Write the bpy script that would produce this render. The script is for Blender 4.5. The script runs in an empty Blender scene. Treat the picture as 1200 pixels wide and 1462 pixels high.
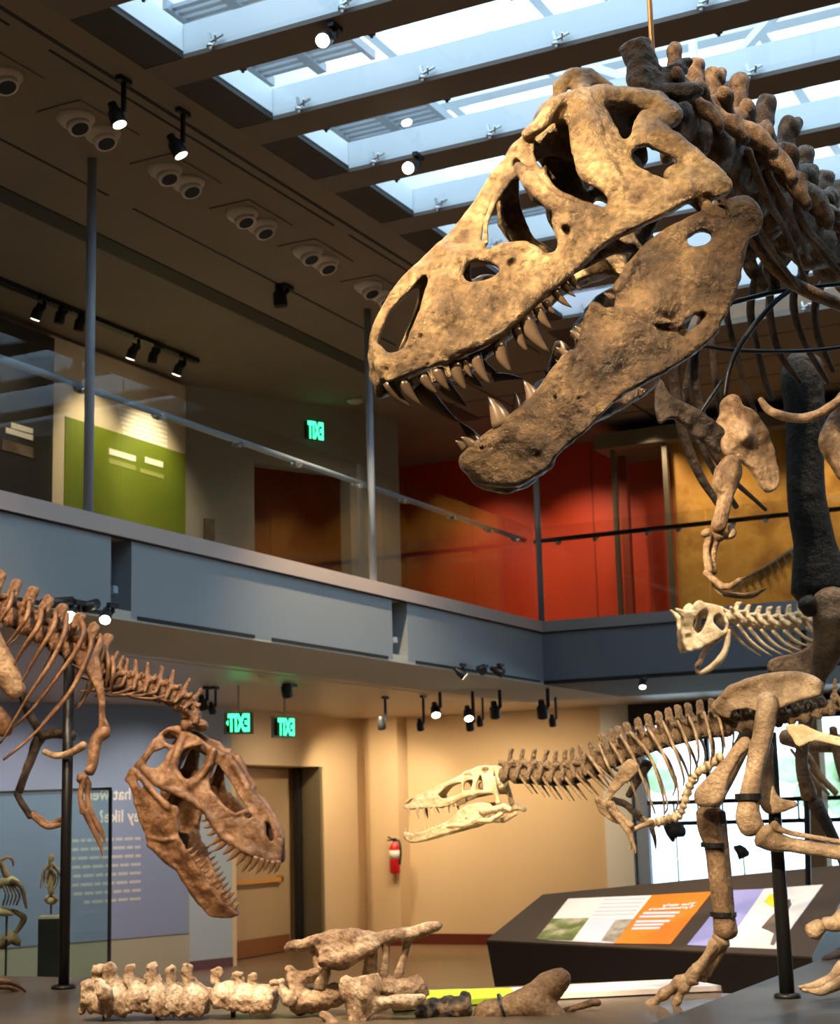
import bpy, bmesh, math, random
import numpy as np
from math import pi, sin, cos, radians, sqrt
from mathutils import Vector, Matrix
random.seed(7)
scene = bpy.context.scene
COL = scene.collection
WLOC = {}          # world position of every parent

# ------------------------------------------------------------------ camera
FPX, YAW, PIT, ROL, EYE = 2311.7, .46536, .18605, -.02733, 1.8
cf = np.array([-sin(YAW)*cos(PIT), cos(YAW)*cos(PIT), sin(PIT)])
cr0 = np.array([cos(YAW), sin(YAW), 0.]); cu0 = np.cross(cr0, cf)
cr = cr0*cos(ROL)+cu0*sin(ROL); cu = -cr0*sin(ROL)+cu0*cos(ROL)
C0 = np.array([0, 0, EYE])
def ray(x, y): return cf+cr*((x-600)/FPX)-cu*((y-731)/FPX)
def at(x, y, d): return C0+ray(x, y)*d
def onz(x, y, z): v = ray(x, y); return C0+v*((z-EYE)/v[2])
def onx(x, y, X): v = ray(x, y); return C0+v*(X/v[0])
def ony(x, y, Y): v = ray(x, y); return C0+v*(Y/v[1])
def depth(p): return float((np.array(p)-C0)@cf)
cam = bpy.data.cameras.new('camera'); camo = bpy.data.objects.new('camera', cam); COL.objects.link(camo)
camo.matrix_world = Matrix(((cr[0], cu[0], -cf[0], 0), (cr[1], cu[1], -cf[1], 0), (cr[2], cu[2], -cf[2], EYE), (0, 0, 0, 1)))
cam.sensor_fit = 'HORIZONTAL'; cam.sensor_width = 36; cam.lens = 36*FPX/1200
cam.clip_start = .05; cam.clip_end = 300
scene.camera = camo

# ------------------------------------------------------------------ materials
MATS = {}
def mat(name, col, rough=.6, col2=None, scale=6., metal=0., bump=0., bscale=40., spec=.5, emit=None, es=1., detail=6., c3=None, mixlo=.35, mixhi=.65, stretch=None):
    m = bpy.data.materials.new(name); m.use_nodes = True
    nt = m.node_tree; b = nt.nodes['Principled BSDF']
    b.inputs['Base Color'].default_value = (*col, 1); b.inputs['Roughness'].default_value = rough
    b.inputs['Metallic'].default_value = metal; b.inputs['Specular IOR Level'].default_value = spec
    tc = nt.nodes.new('ShaderNodeTexCoord'); src = tc.outputs['Object']
    if stretch:
        mp = nt.nodes.new('ShaderNodeMapping'); mp.inputs['Scale'].default_value = stretch
        nt.links.new(src, mp.inputs['Vector']); src = mp.outputs['Vector']
    if col2:
        n = nt.nodes.new('ShaderNodeTexNoise'); n.inputs['Scale'].default_value = scale; n.inputs['Detail'].default_value = detail
        nt.links.new(src, n.inputs['Vector'])
        r = nt.nodes.new('ShaderNodeValToRGB'); r.color_ramp.elements[0].position = mixlo; r.color_ramp.elements[1].position = mixhi
        r.color_ramp.elements[0].color = (*col, 1); r.color_ramp.elements[1].color = (*col2, 1)
        if c3:
            e = r.color_ramp.elements.new(.5*(mixlo+mixhi)); e.color = (*c3, 1)
        nt.links.new(n.outputs['Fac'], r.inputs['Fac']); nt.links.new(r.outputs['Color'], b.inputs['Base Color'])
    if bump:
        n2 = nt.nodes.new('ShaderNodeTexNoise'); n2.inputs['Scale'].default_value = bscale; n2.inputs['Detail'].default_value = 8
        nt.links.new(src, n2.inputs['Vector'])
        bp = nt.nodes.new('ShaderNodeBump'); bp.inputs['Strength'].default_value = bump; bp.inputs['Distance'].default_value = .02
        nt.links.new(n2.outputs['Fac'], bp.inputs['Height']); nt.links.new(bp.outputs['Normal'], b.inputs['Normal'])
    if emit:
        b.inputs['Emission Color'].default_value = (*emit, 1); b.inputs['Emission Strength'].default_value = es
    MATS[name] = m
    return m
def glassmat(name, tint=(1, 1, 1), refl=.08, rough=0.):
    m = bpy.data.materials.new(name); m.use_nodes = True; nt = m.node_tree
    nt.nodes.remove(nt.nodes['Principled BSDF']); out = nt.nodes['Material Output']
    t = nt.nodes.new('ShaderNodeBsdfTransparent'); t.inputs['Color'].default_value = (*tint, 1)
    g = nt.nodes.new('ShaderNodeBsdfGlossy'); g.inputs['Roughness'].default_value = rough
    mx = nt.nodes.new('ShaderNodeMixShader')
    lw = nt.nodes.new('ShaderNodeFresnel'); lw.inputs['IOR'].default_value = 1.5
    mt = nt.nodes.new('ShaderNodeMath'); mt.operation = 'MULTIPLY_ADD'; mt.inputs[1].default_value = 1.; mt.inputs[2].default_value = refl
    gm = nt.nodes.new('ShaderNodeNewGeometry'); m2 = nt.nodes.new('ShaderNodeMath'); m2.operation = 'MULTIPLY_ADD'; m2.inputs[1].default_value = -1.; m2.inputs[2].default_value = 1.
    m3 = nt.nodes.new('ShaderNodeMath'); m3.operation = 'MULTIPLY'
    nt.links.new(gm.outputs['Backfacing'], m2.inputs[0]); nt.links.new(lw.outputs[0], mt.inputs[0])
    nt.links.new(mt.outputs[0], m3.inputs[0]); nt.links.new(m2.outputs[0], m3.inputs[1]); nt.links.new(m3.outputs[0], mx.inputs[0])
    nt.links.new(t.outputs[0], mx.inputs[1]); nt.links.new(g.outputs[0], mx.inputs[2]); nt.links.new(mx.outputs[0], out.inputs['Surface'])
    MATS[name] = m; return m

# ------------------------------------------------------------------ mesh helpers
class MB:
    """collects shapes (world coordinates); build() links them as ONE mesh object"""
    def __init__(s): s.v = []; s.f = []
    def add(s, v, f):
        o = len(s.v); s.v += [tuple(map(float, p)) for p in v]; s.f += [tuple(i+o for i in q) for q in f]; return s
    def box(s, a, b):
        x0, y0, z0 = a; x1, y1, z1 = b
        return s.add([(x0,y0,z0),(x1,y0,z0),(x1,y1,z0),(x0,y1,z0),(x0,y0,z1),(x1,y0,z1),(x1,y1,z1),(x0,y1,z1)],
                     [(0,3,2,1),(4,5,6,7),(0,1,5,4),(1,2,6,5),(2,3,7,6),(3,0,4,7)])
    def bar(s, a, b, wx, wy, up=(0,0,1)):
        a = np.array(a, float); b = np.array(b, float); t = b-a; t /= np.linalg.norm(t); u = np.array(up, float)
        if abs(t@u) > .95: u = np.array([1., 0, 0])
        l = np.cross(u, t); l /= np.linalg.norm(l); u = np.cross(t, l)
        v = [p+l*i*wx/2+u*j*wy/2 for p in (a, b) for i, j in ((-1,-1),(1,-1),(1,1),(-1,1))]
        return s.add(v, [(3,2,1,0),(4,5,6,7),(0,1,5,4),(1,2,6,5),(2,3,7,6),(3,0,4,7)])
    def quadbox(s, pts, thick, n=None):
        """slab from 4+ coplanar points, thickened along n (away from viewer)"""
        p = [np.array(q, float) for q in pts]
        if n is None:
            n = np.cross(p[1]-p[0], p[2]-p[0]); n /= np.linalg.norm(n)
        n = np.array(n, float); k = len(p)
        v = p+[q+n*thick for q in p]
        return s.add(v, [tuple(range(k)), tuple(range(2*k-1, k-1, -1))]+[(i, i+k, (i+1) % k+k, (i+1) % k) for i in range(k)])
    def tube(s, pts, rad, n=10, flat=1., fdir=None, cap=True):
        p = np.array(pts, float); k = len(p)
        rad = np.full(k, rad, float) if np.isscalar(rad) else np.array(rad, float)
        t = np.gradient(p, axis=0); t /= np.linalg.norm(t, axis=1)[:, None]+1e-12
        u = np.array(fdir if fdir is not None else (0, 0, 1), float)
        if abs(t[0]@u) > .97: u = np.array([1., .3, 0])
        V = []
        for i in range(k):
            if fdir is not None: u = np.array(fdir, float)
            u = u-t[i]*(t[i]@u); u /= np.linalg.norm(u)+1e-12; l = np.cross(t[i], u)
            for j in range(n):
                a = 2*pi*j/n; V.append(p[i]+(l*cos(a)+u*sin(a)*flat)*rad[i])
        Fc = [(i*n+j, i*n+(j+1) % n, (i+1)*n+(j+1) % n, (i+1)*n+j) for i in range(k-1) for j in range(n)]
        if cap: Fc += [tuple(range(n-1, -1, -1)), tuple((k-1)*n+j for j in range(n))]
        return s.add(V, Fc)
    def lathe(s, c, axis, prof, n=20):
        """prof: (distance along axis, radius)"""
        c = np.array(c, float); ax = np.array(axis, float); ax /= np.linalg.norm(ax)
        pts = [c+ax*d for d, r in prof]
        u = np.array([0, 0, 1.]) if abs(ax[2]) < .9 else np.array([1., 0, 0]); l = np.cross(ax, u); l /= np.linalg.norm(l); u = np.cross(l, ax)
        V = [p+(l*cos(2*pi*j/n)+u*sin(2*pi*j/n))*max(r, 1e-4) for p, (d, r) in zip(pts, prof) for j in range(n)]; k = len(prof)
        Fc = [(i*n+j, i*n+(j+1) % n, (i+1)*n+(j+1) % n, (i+1)*n+j) for i in range(k-1) for j in range(n)]
        Fc += [tuple(range(n-1, -1, -1)), tuple((k-1)*n+j for j in range(n))]
        return s.add(V, Fc)
    def build(s, name, m, parent=None, smooth=False, bevel=0.):
        return mk(name, s.v, s.f, m, parent, smooth, bevel)
def mk(name, v, f, m, parent=None, smooth=False, bevel=0., edges=()):
    v = np.array(v, float); c = (v.min(0)+v.max(0))/2
    me = bpy.data.meshes.new(name); me.from_pydata((v-c).tolist(), list(edges), [tuple(q) for q in f]); me.validate()
    bm = bmesh.new(); bm.from_mesh(me); bmesh.ops.recalc_face_normals(bm, faces=bm.faces); bm.to_mesh(me); bm.free()
    if smooth: me.polygons.foreach_set('use_smooth', [True]*len(me.polygons))
    me.materials.append(m if not isinstance(m, str) else MATS[m])
    o = bpy.data.objects.new(name, me); COL.objects.link(o)
    WLOC[o] = c.copy()
    if parent: o.parent = parent; o.location = c-WLOC[parent]
    else: o.location = c
    if bevel:
        b = o.modifiers.new('bevel', 'BEVEL'); b.width = bevel; b.segments = 2; b.limit_method = 'ANGLE'
    return o
def tag(o, label, cat, group=None, kind=None):
    o['label'] = label; o['category'] = cat
    if group: o['group'] = group
    if kind: o['kind'] = kind
    return o
def thing(name, loc, label, cat, group=None):
    o = bpy.data.objects.new(name, None); COL.objects.link(o); o.location = loc; o.empty_display_size = .1
    WLOC[o] = np.array(loc, float)
    return tag(o, label, cat, group)
def struct(o): o['kind'] = 'structure'; return o
def place(name, me, M, parent):
    """link mesh data me with world matrix M under parent"""
    o = bpy.data.objects.new(name, me); COL.objects.link(o); o.parent = parent
    M = M.copy(); WLOC[o] = np.array(M.translation)
    M.translation = M.translation-Vector(WLOC[parent]); o.matrix_basis = M
    return o
def catmull(pts, n=6):
    p = np.array(pts, float)
    if len(p) < 3:
        return np.array([p[0]+(p[-1]-p[0])*i/n for i in range(n+1)])
    q = np.vstack([2*p[0]-p[1], p, 2*p[-1]-p[-2]]); out = []
    for i in range(1, len(q)-2):
        for k in range(n):
            t = k/n; a, b, c, d = q[i-1], q[i], q[i+1], q[i+2]
            out.append(.5*((2*b)+(-a+c)*t+(2*a-5*b+4*c-d)*t*t+(-a+3*b-3*c+d)*t**3))
    out.append(p[-1]); return np.array(out)
def polytext(txt, h, mirror=False, align='LEFT', bold=0.):
    """text -> list of local 2D polygons as (verts, faces) through Blender's own font"""
    cu_ = bpy.data.curves.new('t', 'FONT'); cu_.body = txt; cu_.size = h; cu_.align_x = align; cu_.offset = bold
    cu_.resolution_u = 3
    o = bpy.data.objects.new('t', cu_); COL.objects.link(o)
    dg = bpy.context.evaluated_depsgraph_get(); me = bpy.data.meshes.new_from_object(o.evaluated_get(dg))
    v = np.array([tuple(q.co) for q in me.vertices]) if len(me.vertices) else np.zeros((0, 3)); f = [tuple(p.vertices) for p in me.polygons]
    bpy.data.objects.remove(o); bpy.data.curves.remove(cu_); bpy.data.meshes.remove(me)
    if mirror and len(v): v[:, 0] *= -1
    return v, f
def textmb(mb, txt, h, o, ex, ey, mirror=True, align='LEFT', bold=0.):
    v, f = polytext(txt, h, mirror, align, bold)
    if len(v): mb.add([np.array(o)+np.array(ex)*q[0]+np.array(ey)*q[1] for q in v], f)

# ------------------------------------------------------------------ implicit surfaces (smooth bone)
def vnoise(P, sc, seed=0):
    rs = np.random.RandomState(seed); L = rs.rand(32, 32, 32).astype(np.float32)
    q = P*sc; i = np.floor(q).astype(int); t = (q-i).astype(np.float32); t = t*t*(3-2*t); i %= 32; j = (i+1) % 32
    def g(a, b, c): return L[a[..., 0], b[..., 1], c[..., 2]]
    x, y, z = t[..., 0], t[..., 1], t[..., 2]
    return ((g(i,i,i)*(1-x)+g(j,i,i)*x)*(1-y)+(g(i,j,i)*(1-x)+g(j,j,i)*x)*y)*(1-z)+((g(i,i,j)*(1-x)+g(j,i,j)*x)*(1-y)+(g(i,j,j)*(1-x)+g(j,j,j)*x)*y)*z-.5
def smin(a, b, k): h = np.maximum(k-np.abs(a-b), 0)/k; return np.minimum(a, b)-h*h*k*.25
def smax(a, b, k): return -smin(-a, -b, k)
def poly2d(X, Y, poly):
    p = np.array(poly, float); d = np.full(X.shape, 1e9); s = np.zeros(X.shape, bool)
    for a, b in zip(p, np.roll(p, -1, 0)):
        ex, ey = b-a; wx, wy = X-a[0], Y-a[1]; t = np.clip((wx*ex+wy*ey)/(ex*ex+ey*ey+1e-12), 0, 1)
        d = np.minimum(d, (wx-ex*t)**2+(wy-ey*t)**2)
        c = ((a[1] <= Y) & (b[1] > Y)) | ((b[1] <= Y) & (a[1] > Y))
        with np.errstate(divide='ignore', invalid='ignore'): xi = a[0]+(Y-a[1])*ex/(ey if ey else 1e-12)
        s ^= c & (X < xi)
    d = np.sqrt(d); return np.where(s, -d, d)
def smoothpoly(p, n=3):
    p = np.array(p, float); q = np.vstack([p[-1:], p, p[:2]]); out = []
    for i in range(1, len(q)-2):
        for k in range(n):
            t = k/n; a, b, c, d = q[i-1], q[i], q[i+1], q[i+2]
            out.append(.5*((2*b)+(-a+c)*t+(2*a-5*b+4*c-d)*t*t+(-a+3*b-3*c+d)*t**3))
    return np.array(out)
def chain_sdf(P, pts, rad, flat=None):
    """tapered capsules through pts; flat=(axis, factor) stretches thickness along one axis"""
    p = np.array(pts, float); rad = np.array(rad, float); d = None; Q = P; p = p.copy()
    if flat is not None:
        Q = P.copy(); Q[..., flat[0]] /= flat[1]; p[:, flat[0]] /= flat[1]
    if len(p) == 1: return np.sqrt(((Q-p[0])**2).sum(-1))-rad[0]
    for a, b, ra, rb in zip(p[:-1], p[1:], rad[:-1], rad[1:]):
        e = b-a; w = Q-a; t = np.clip((w@e)/(e@e+1e-12), 0, 1)
        dd = np.sqrt(((w-t[..., None]*e)**2).sum(-1))-(ra+(rb-ra)*t)
        d = dd if d is None else np.minimum(d, dd)
    return d
def surfnets(F, org, h):
    """naive surface nets on a scalar grid; returns verts, quads"""
    n = np.array(F.shape); neg = F < 0
    cs = [(i, j, k) for i in (0, 1) for j in (0, 1) for k in (0, 1)]
    sl = lambda c: tuple(slice(c[a], n[a]-1+c[a]) for a in range(3))
    cnt = sum(neg[sl(c)].astype(np.int8) for c in cs); act = (cnt > 0) & (cnt < 8)
    idx = np.argwhere(act); S = np.zeros((len(idx), 3)); N = np.zeros(len(idx))
    fv = {c: F[tuple((idx+np.array(c)).T)] for c in cs}
    for a in range(3):
        for c in cs:
            if c[a]: continue
            c2 = list(c); c2[a] = 1; c2 = tuple(c2); f0, f1 = fv[c], fv[c2]; m = (f0 < 0) != (f1 < 0)
            t = f0[m]/(f0[m]-f1[m]); pp = np.tile(np.array(c, float), (m.sum(), 1)); pp[:, a] += t
            S[m] += pp; N[m] += 1
    V = (idx+S/N[:, None])*h+np.array(org)
    vid = -np.ones(act.shape, int); vid[tuple(idx.T)] = np.arange(len(idx)); Q = []
    for a in range(3):
        b, c = (a+1) % 3, (a+2) % 3
        s0 = [slice(None)]*3; s1 = [slice(None)]*3; s0[a] = slice(0, -1); s1[a] = slice(1, None)
        ch = neg[tuple(s0)] != neg[tuple(s1)]; e = np.argwhere(ch)
        e = e[(e[:, b] > 0) & (e[:, c] > 0) & (e[:, b] < n[b]-1) & (e[:, c] < n[c]-1)]
        fl = neg[tuple(s0)][tuple(e.T)]
        def q(db, dc):
            w = e.copy(); w[:, b] += db; w[:, c] += dc; return vid[tuple(w.T)]
        q4 = np.stack([q(-1, -1), q(0, -1), q(0, 0), q(-1, 0)], 1); q4[~fl] = q4[~fl][:, ::-1]; Q.append(q4)
    Q = np.vstack(Q); return V, Q[(Q >= 0).all(1)]
def grid(lo, hi, h):
    ax = [np.arange(lo[i], hi[i]+h, h) for i in range(3)]
    return np.stack(np.meshgrid(*ax, indexing='ij'), -1)
def fastmesh(name, V, Q, m, parent, c=None):
    c = (V.min(0)+V.max(0))/2 if c is None else c
    me = bpy.data.meshes.new(name); W = (V-c).astype(np.float32)
    me.vertices.add(len(W)); me.vertices.foreach_set('co', W.ravel())
    me.loops.add(Q.size); me.loops.foreach_set('vertex_index', Q.ravel().astype(np.int32))
    me.polygons.add(len(Q)); me.polygons.foreach_set('loop_start', np.arange(0, Q.size, 4, dtype=np.int32))
    me.update(calc_edges=True); me.validate(); me.polygons.foreach_set('use_smooth', [True]*len(me.polygons))
    me.materials.append(MATS[m] if isinstance(m, str) else m)
    if parent is None and name == '_data': return me
    o = bpy.data.objects.new(name, me); COL.objects.link(o); WLOC[o] = c.copy()
    if parent: o.parent = parent; o.location = c-WLOC[parent]
    else: o.location = c
    return o
def biggest(V, Q):
    """keep the largest connected piece"""
    n = len(V); lab = np.arange(n)
    E = np.vstack([Q[:, [0, 1]], Q[:, [1, 2]], Q[:, [2, 3]], Q[:, [3, 0]]])
    for _ in range(400):
        m = np.minimum(lab[E[:, 0]], lab[E[:, 1]]); new = lab.copy()
        np.minimum.at(new, E[:, 0], m); np.minimum.at(new, E[:, 1], m); new = new[new]
        if (new == lab).all(): break
        lab = new
    u, c = np.unique(lab, return_counts=True); k = u[c.argmax()]; keep = lab == k
    mp = -np.ones(n, int); mp[keep] = np.arange(keep.sum()); Q = mp[Q]; return V[keep], Q[(Q >= 0).all(1)]

class Frame:
    """sagittal frame of an animal: u forward (heading), v up, w towards the viewer's side"""
    def __init__(s, px, py, d, theta, left=True, ws=1.):
        s.ws = ws; s.O = at(px, py, d); s.d = d; th = radians(theta)
        fh = np.array([-sin(YAW), cos(YAW), 0]); rh = np.array([cos(YAW), sin(YAW), 0])
        s.h = (-rh if left else rh)*cos(th)-fh*sin(th); s.l = -fh*cos(th)+(rh if left else -rh)*sin(th); s.up = np.array([0, 0, 1.])
    def w(s, px, py, w=0.):
        """world point on the sagittal plane offset by w"""
        w = w*s.ws; v = ray(px, py); t = ((s.O+s.l*w-C0)@s.l)/(v@s.l); return C0+v*t
    def uvw(s, px, py, w=0.): q = s.w(px, py, w)-s.O; return np.array([q@s.h, q@s.up, w*s.ws])
    def P(s, a): a = np.atleast_2d(a); return s.O+a[:, :1]*s.h+a[:, 1:2]*s.up+a[:, 2:3]*s.l
    def px2m(s, px, py, r, w=0.): return r*depth(s.w(px, py, w))/FPX
# ================================================================== materials of the place
mat('ceiling_brown', (.20,.16,.12), .85, (.22,.175,.13), 1.5)
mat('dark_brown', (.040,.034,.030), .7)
mat('beam_brown', (.17,.135,.11), .7)
mat('slot_black', (.012,.012,.012), .8)
mat('white_paint', (.80,.84,.86), .6)
mat('pale_roof', (.78,.82,.85), .5)
mat('vent_grey', (.33,.36,.39), .5)
mat('fascia_blue', (.255,.285,.305), .55, (.268,.296,.315), .8)
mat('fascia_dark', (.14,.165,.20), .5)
mat('cap_bronze', (.46,.37,.34), .45, (.52,.42,.36), .9)
mat('cap_grey', (.27,.27,.28), .42, metal=.2)
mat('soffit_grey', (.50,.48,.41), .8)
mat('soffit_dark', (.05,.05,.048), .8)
mat('lower_ceiling', (.50,.42,.34), .38)
mat('wall_cream', (.68,.52,.33), .85, (.71,.55,.35), 1.)
mat('wall_grey', (.30,.275,.235), .8, (.32,.29,.245), 1.)
mat('wall_grey_blue', (.42,.48,.54), .7)
mat('red_paint', (.64,.055,.007), .55, (.57,.042,.006), .6)
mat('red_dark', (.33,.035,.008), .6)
mat('orange_brown', (.40,.085,.022), .4, (.25,.05,.015), 1.2)
mat('gold_rock', (.56,.265,.042), .8, (.36,.16,.026), 2.2, c3=(.64,.33,.065), bump=.6, bscale=9)
mat('frame_olive', (.17,.15,.10), .45, metal=.3)
mat('header_beam', (.20,.17,.115), .6)
mat('maroon_base', (.115,.022,.014), .4)
mat('steel_blue', (.34,.40,.48), .38)
mat('dark_metal', (.022,.024,.028), .4, metal=.4)
mat('black_paint', (.010,.010,.011), .45)
mat('bright_metal', (.55,.56,.57), .25, metal=.9)
mat('fitting_grey', (.66,.58,.50), .45)
mat('lamp_glow', (1, .9, .7), .5, emit=(1., .82, .55), es=28)
mat('lamp_glow_soft', (1, .9, .7), .5, emit=(1., .86, .62), es=9)
mat('exit_green', (.02,.5,.15), .5, emit=(.05, 1., .30), es=3.6)
mat('exit_housing', (.03,.045,.035), .5)
mat('exit_frame', (.50,.48,.42), .5)
mat('floor_concrete', (.20,.135,.08), .30, (.25,.175,.11), .7, bump=.05, bscale=3)
mat('platform_grey', (.100,.074,.050), .28, (.125,.095,.066), 2.5, bump=.08, bscale=14)
mat('slab_grey', (.045,.042,.040), .42, (.06,.056,.053), 3., bump=.08, bscale=14)
mat('mural_blue', (.27,.30,.46), .75, (.24,.31,.43), .35)
mat('mural_sand', (.43,.38,.28), .75)
mat('print_cream', (.82,.76,.66), .7)
mat('print_faint', (.50,.52,.55), .7)
mat('door_beige', (.50,.36,.21), .5)
mat('door_kick', (.26,.10,.035), .4)
mat('bar_orange', (.65,.32,.08), .35)
mat('green_panel', (.155,.20,.010), .6, (.12,.165,.009), 1.)
mat('panel_tan', (.60,.50,.36), .7)
mat('panel_black', (.022,.020,.018), .6)
mat('photo_brown', (.20,.15,.11), .7, (.09,.06,.045), 4.)
mat('ext_red', (.60,.012,.02), .3)
mat('label_white', (.8,.8,.76), .5)
mat('rubber_black', (.02,.02,.02), .6)
mat('outdoor_paving', (.80,.86,.84), .8)
mat('outdoor_green', (.30,.42,.22), .9, (.5,.6,.4), 2.)
mat('window_blue', (.30,.40,.62), .5)
glassmat('rail_glass', (.93,.95,.94), .035)
glassmat('case_glass', (.90,.96,.95), .02)
glassmat('roof_glass', (.93,.97,1.), .0)
glassmat('window_glass', (.97,.99,1.), .0)

ZC, ZF0, ZF1, ZCAP = 6.42, 3.2, 3.75, 3.87       # ceiling, fascia bottom, fascia top, cap top
XL, YB = -6.79, 16.42                            # balcony faces
# ------------------------------------------------------------------ floors
m = MB(); m.box((-20, -4, -.2), (9, 26, 0)); struct(m.build('floor', 'floor_concrete'))
# ------------------------------------------------------------------ upper ceiling with its row of openings
X0, X1 = -5.39, 1.6
OY = [6.925+1.035*k for k in range(-2, 8)]        # near edge of every opening
OW = .735
m = MB()
m.box((-16, -4, ZC), (-5.68, 26, ZC+.2)); m.box((X1, -4, ZC), (9, 26, ZC+.2))
m.box((-5.68, -4, ZC), (X1, OY[0], ZC+.2)); m.box((-5.68, OY[-1]+OW, ZC), (X1, 26, ZC+.2))
struct(m.build('ceiling', 'ceiling_brown'))
for k, y in enumerate(OY[:-1]):
    m = MB(); m.box((-5.68, y+OW, ZC), (X1, OY[k+1], ZC+.03))
    m.add([(X0-.29, y+OW, ZC), (X1, y+OW, ZC)], [])
    o = m.build('ceiling_beam', 'beam_brown'); struct(o)
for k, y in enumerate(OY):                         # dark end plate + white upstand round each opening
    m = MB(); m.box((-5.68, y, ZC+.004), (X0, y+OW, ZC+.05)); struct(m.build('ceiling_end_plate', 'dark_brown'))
    m = MB()
    m.box((X0-.3, y+OW+.002, ZC+.03), (X1, OY[k+1]-.002 if k+1 < len(OY) else y+OW+.2, ZC+.23))
    m.box((X0-.06, y+.002, ZC+.05), (X0-.002, y+OW-.002, ZC+.23))
    struct(m.build('skylight_upstand', 'white_paint'))
    if k:
        m = MB(); m.box((X0, y+.004, ZC+.030), (X1, y+OW-.004, ZC+.042)); g = struct(m.build('window_skylight', 'roof_glass'))
        for i, x in enumerate(np.arange(X0+.22, X1, .92)):
            for yy, q in ((y+OW-.03, 1), (y+.03, 0)):
                m = MB(); m.lathe((x, yy, ZC+.028), (0, 0, -1), [(0, .026), (.014, .026), (.02, .012), (.034, .010)], 10)
                if q: m.bar((x, yy, ZC+.045), (x+.09, yy, ZC+.07), .02, .012); m.bar((x, yy, ZC+.045), (x-.01, yy, ZC+.10), .018, .018); m.bar((x+.04, yy, ZC+.03), (x+.06, yy-.04, ZC+.06), .012, .012)
                m.build('clip', 'bright_metal' if q else 'dark_metal', g)
# roof lantern above: white side walls with louvres, rafters, braces, the sky beyond
LZ = 8.3
m = MB()
m.box((X0-1.4, 3.5, ZC+.2), (X0-1.3, 16.3, LZ)); m.box((X1+.5, 3.5, ZC+.2), (X1+.6, 16.3, LZ))
m.box((X0-1.4, 16.2, ZC+.2), (X1+.6, 16.3, LZ)); m.box((X0-1.4, 3.5, ZC+.2), (X1+.6, 3.6, LZ))
struct(m.build('wall_lantern', 'pale_roof'))
for k, y in enumerate(np.arange(4.2, 16.4, 2.07)):
    m = MB(); m.box((X0-1.3, y, LZ-.12), (X1+.5, y+.16, LZ+.1)); struct(m.build('roof_rafter', 'white_paint'))
for x in np.arange(X0-.6, X1+.5, 1.45):
    m = MB(); m.box((x, 3.6, LZ-.05), (x+.09, 16.2, LZ+.06)); struct(m.build('roof_purlin', 'pale_roof'))
for k, y in enumerate(np.arange(5.2, 15.5, 2.07)):
    m = MB()
    for x in np.arange(X0+.4, X1, 2.9):
        m.bar((x, y, LZ-.15), (x+1.45, y+1.0, LZ-.7), .07, .07); m.bar((x+1.45, y+1.0, LZ-.7), (x+2.9, y, LZ-.15), .07, .07); m.bar((x, y, LZ-.15), (x+.2, y+1., LZ-.15), .05, .05); m.bar((x+1.45, y+1.0, LZ-.7), (x+1.45, y+1.0, LZ-.05), .06, .06)
    struct(m.build('roof_truss', 'white_paint'))
for k, y in enumerate(np.arange(4.4, 15.6, 2.07)):
    m = MB()
    for i in range(15):
        m.box((X0-.72+.046*0, y+i*.085, 7.35), (X0+.12, y+i*.085+.045, 7.38))
    m.box((X0-.76, y-.05, 7.33), (X0-.72, y+1.35, 7.40)); m.box((X0+.12, y-.05, 7.33), (X0+.16, y+1.35, 7.40)); m.box((X0-.34, y-.05, 7.33), (X0-.26, y+1.35, 7.40))
    struct(m.build('roof_louvre', 'vent_grey'))
# ceiling slots
def slot(n, x, y0, y1, w=.022):
    m = MB(); m.box((x-w/2, y0, ZC-.004), (x+w/2, y1, ZC+.01)); struct(m.build(n, 'slot_black'))
slot('ceiling_slot', -5.92, 2, 18.5, .03); slot('ceiling_slot', -6.02, 7.16, 10.6, .02); slot('ceiling_slot', -6.02, 10.85, 14.8, .02); slot('ceiling_slot', -6.02, 3.5, 6.8, .02)
slot('ceiling_slot', -7.15, 4, 9.2, .02); slot('ceiling_slot', -7.15, 9.5, 13.8, .02); slot('ceiling_slot', -7.15, 14.1, 17.5, .02)
m = MB(); m.box((-7.90, 3, ZC-.012), (-7.70, 17, ZC+.01)); struct(m.build('ceiling_groove', 'dark_brown'))
for k, y in enumerate((15.45, 16.2, 16.95, 17.7)):
    m = MB(); m.box((-8, y, ZC-.004), (6, y+.02, ZC+.01)); struct(m.build('ceiling_joint', 'dark_brown'))
# ------------------------------------------------------------------ balcony (left run along y, back run along x)
notch = [(4.60, 4.85), (8.80, 9.03), (12.90, 13.20)]
edges_ = [-2.]+[e for n_ in notch for e in n_]+[YB+.3]
m = MB()
for a, b in zip(edges_[0::2], edges_[1::2]): m.box((XL-.35, a, ZF0), (XL, b, ZF1))
struct(m.build('wall_balcony_left', 'fascia_blue'))
for a, b in notch:
    m = MB(); m.box((XL-.30, a, ZF0+.003), (XL-.16, b, ZF1)); struct(m.build('balcony_recess', 'fascia_dark'))
    m = MB(); m.bar((XL-.16, (a+b)/2-.02, 3.38), (XL-.03, (a+b)/2-.02, 3.39), .05, .05); struct(m.build('balcony_bracket', 'steel_blue'))
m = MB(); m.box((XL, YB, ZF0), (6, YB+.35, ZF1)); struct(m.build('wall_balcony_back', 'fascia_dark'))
m = MB(); m.box((XL-.35, -2, ZF1+.002), (XL+.03, YB, ZCAP)); struct(m.build('balcony_cap_left', 'cap_bronze'))
m = MB(); m.box((XL-.35, YB-.03, ZF1+.002), (6, YB+.35, ZCAP)); struct(m.build('balcony_cap_back', 'cap_grey'))
m = MB(); m.box((XL-.02, -2, ZF1-.008), (XL+.012, YB, ZF1+.004)); m.box((XL+.012, YB-.012, ZF1-.008), (6, YB+.01, ZF1+.004)); struct(m.build('balcony_shadow_gap', 'slot_black'))
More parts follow.
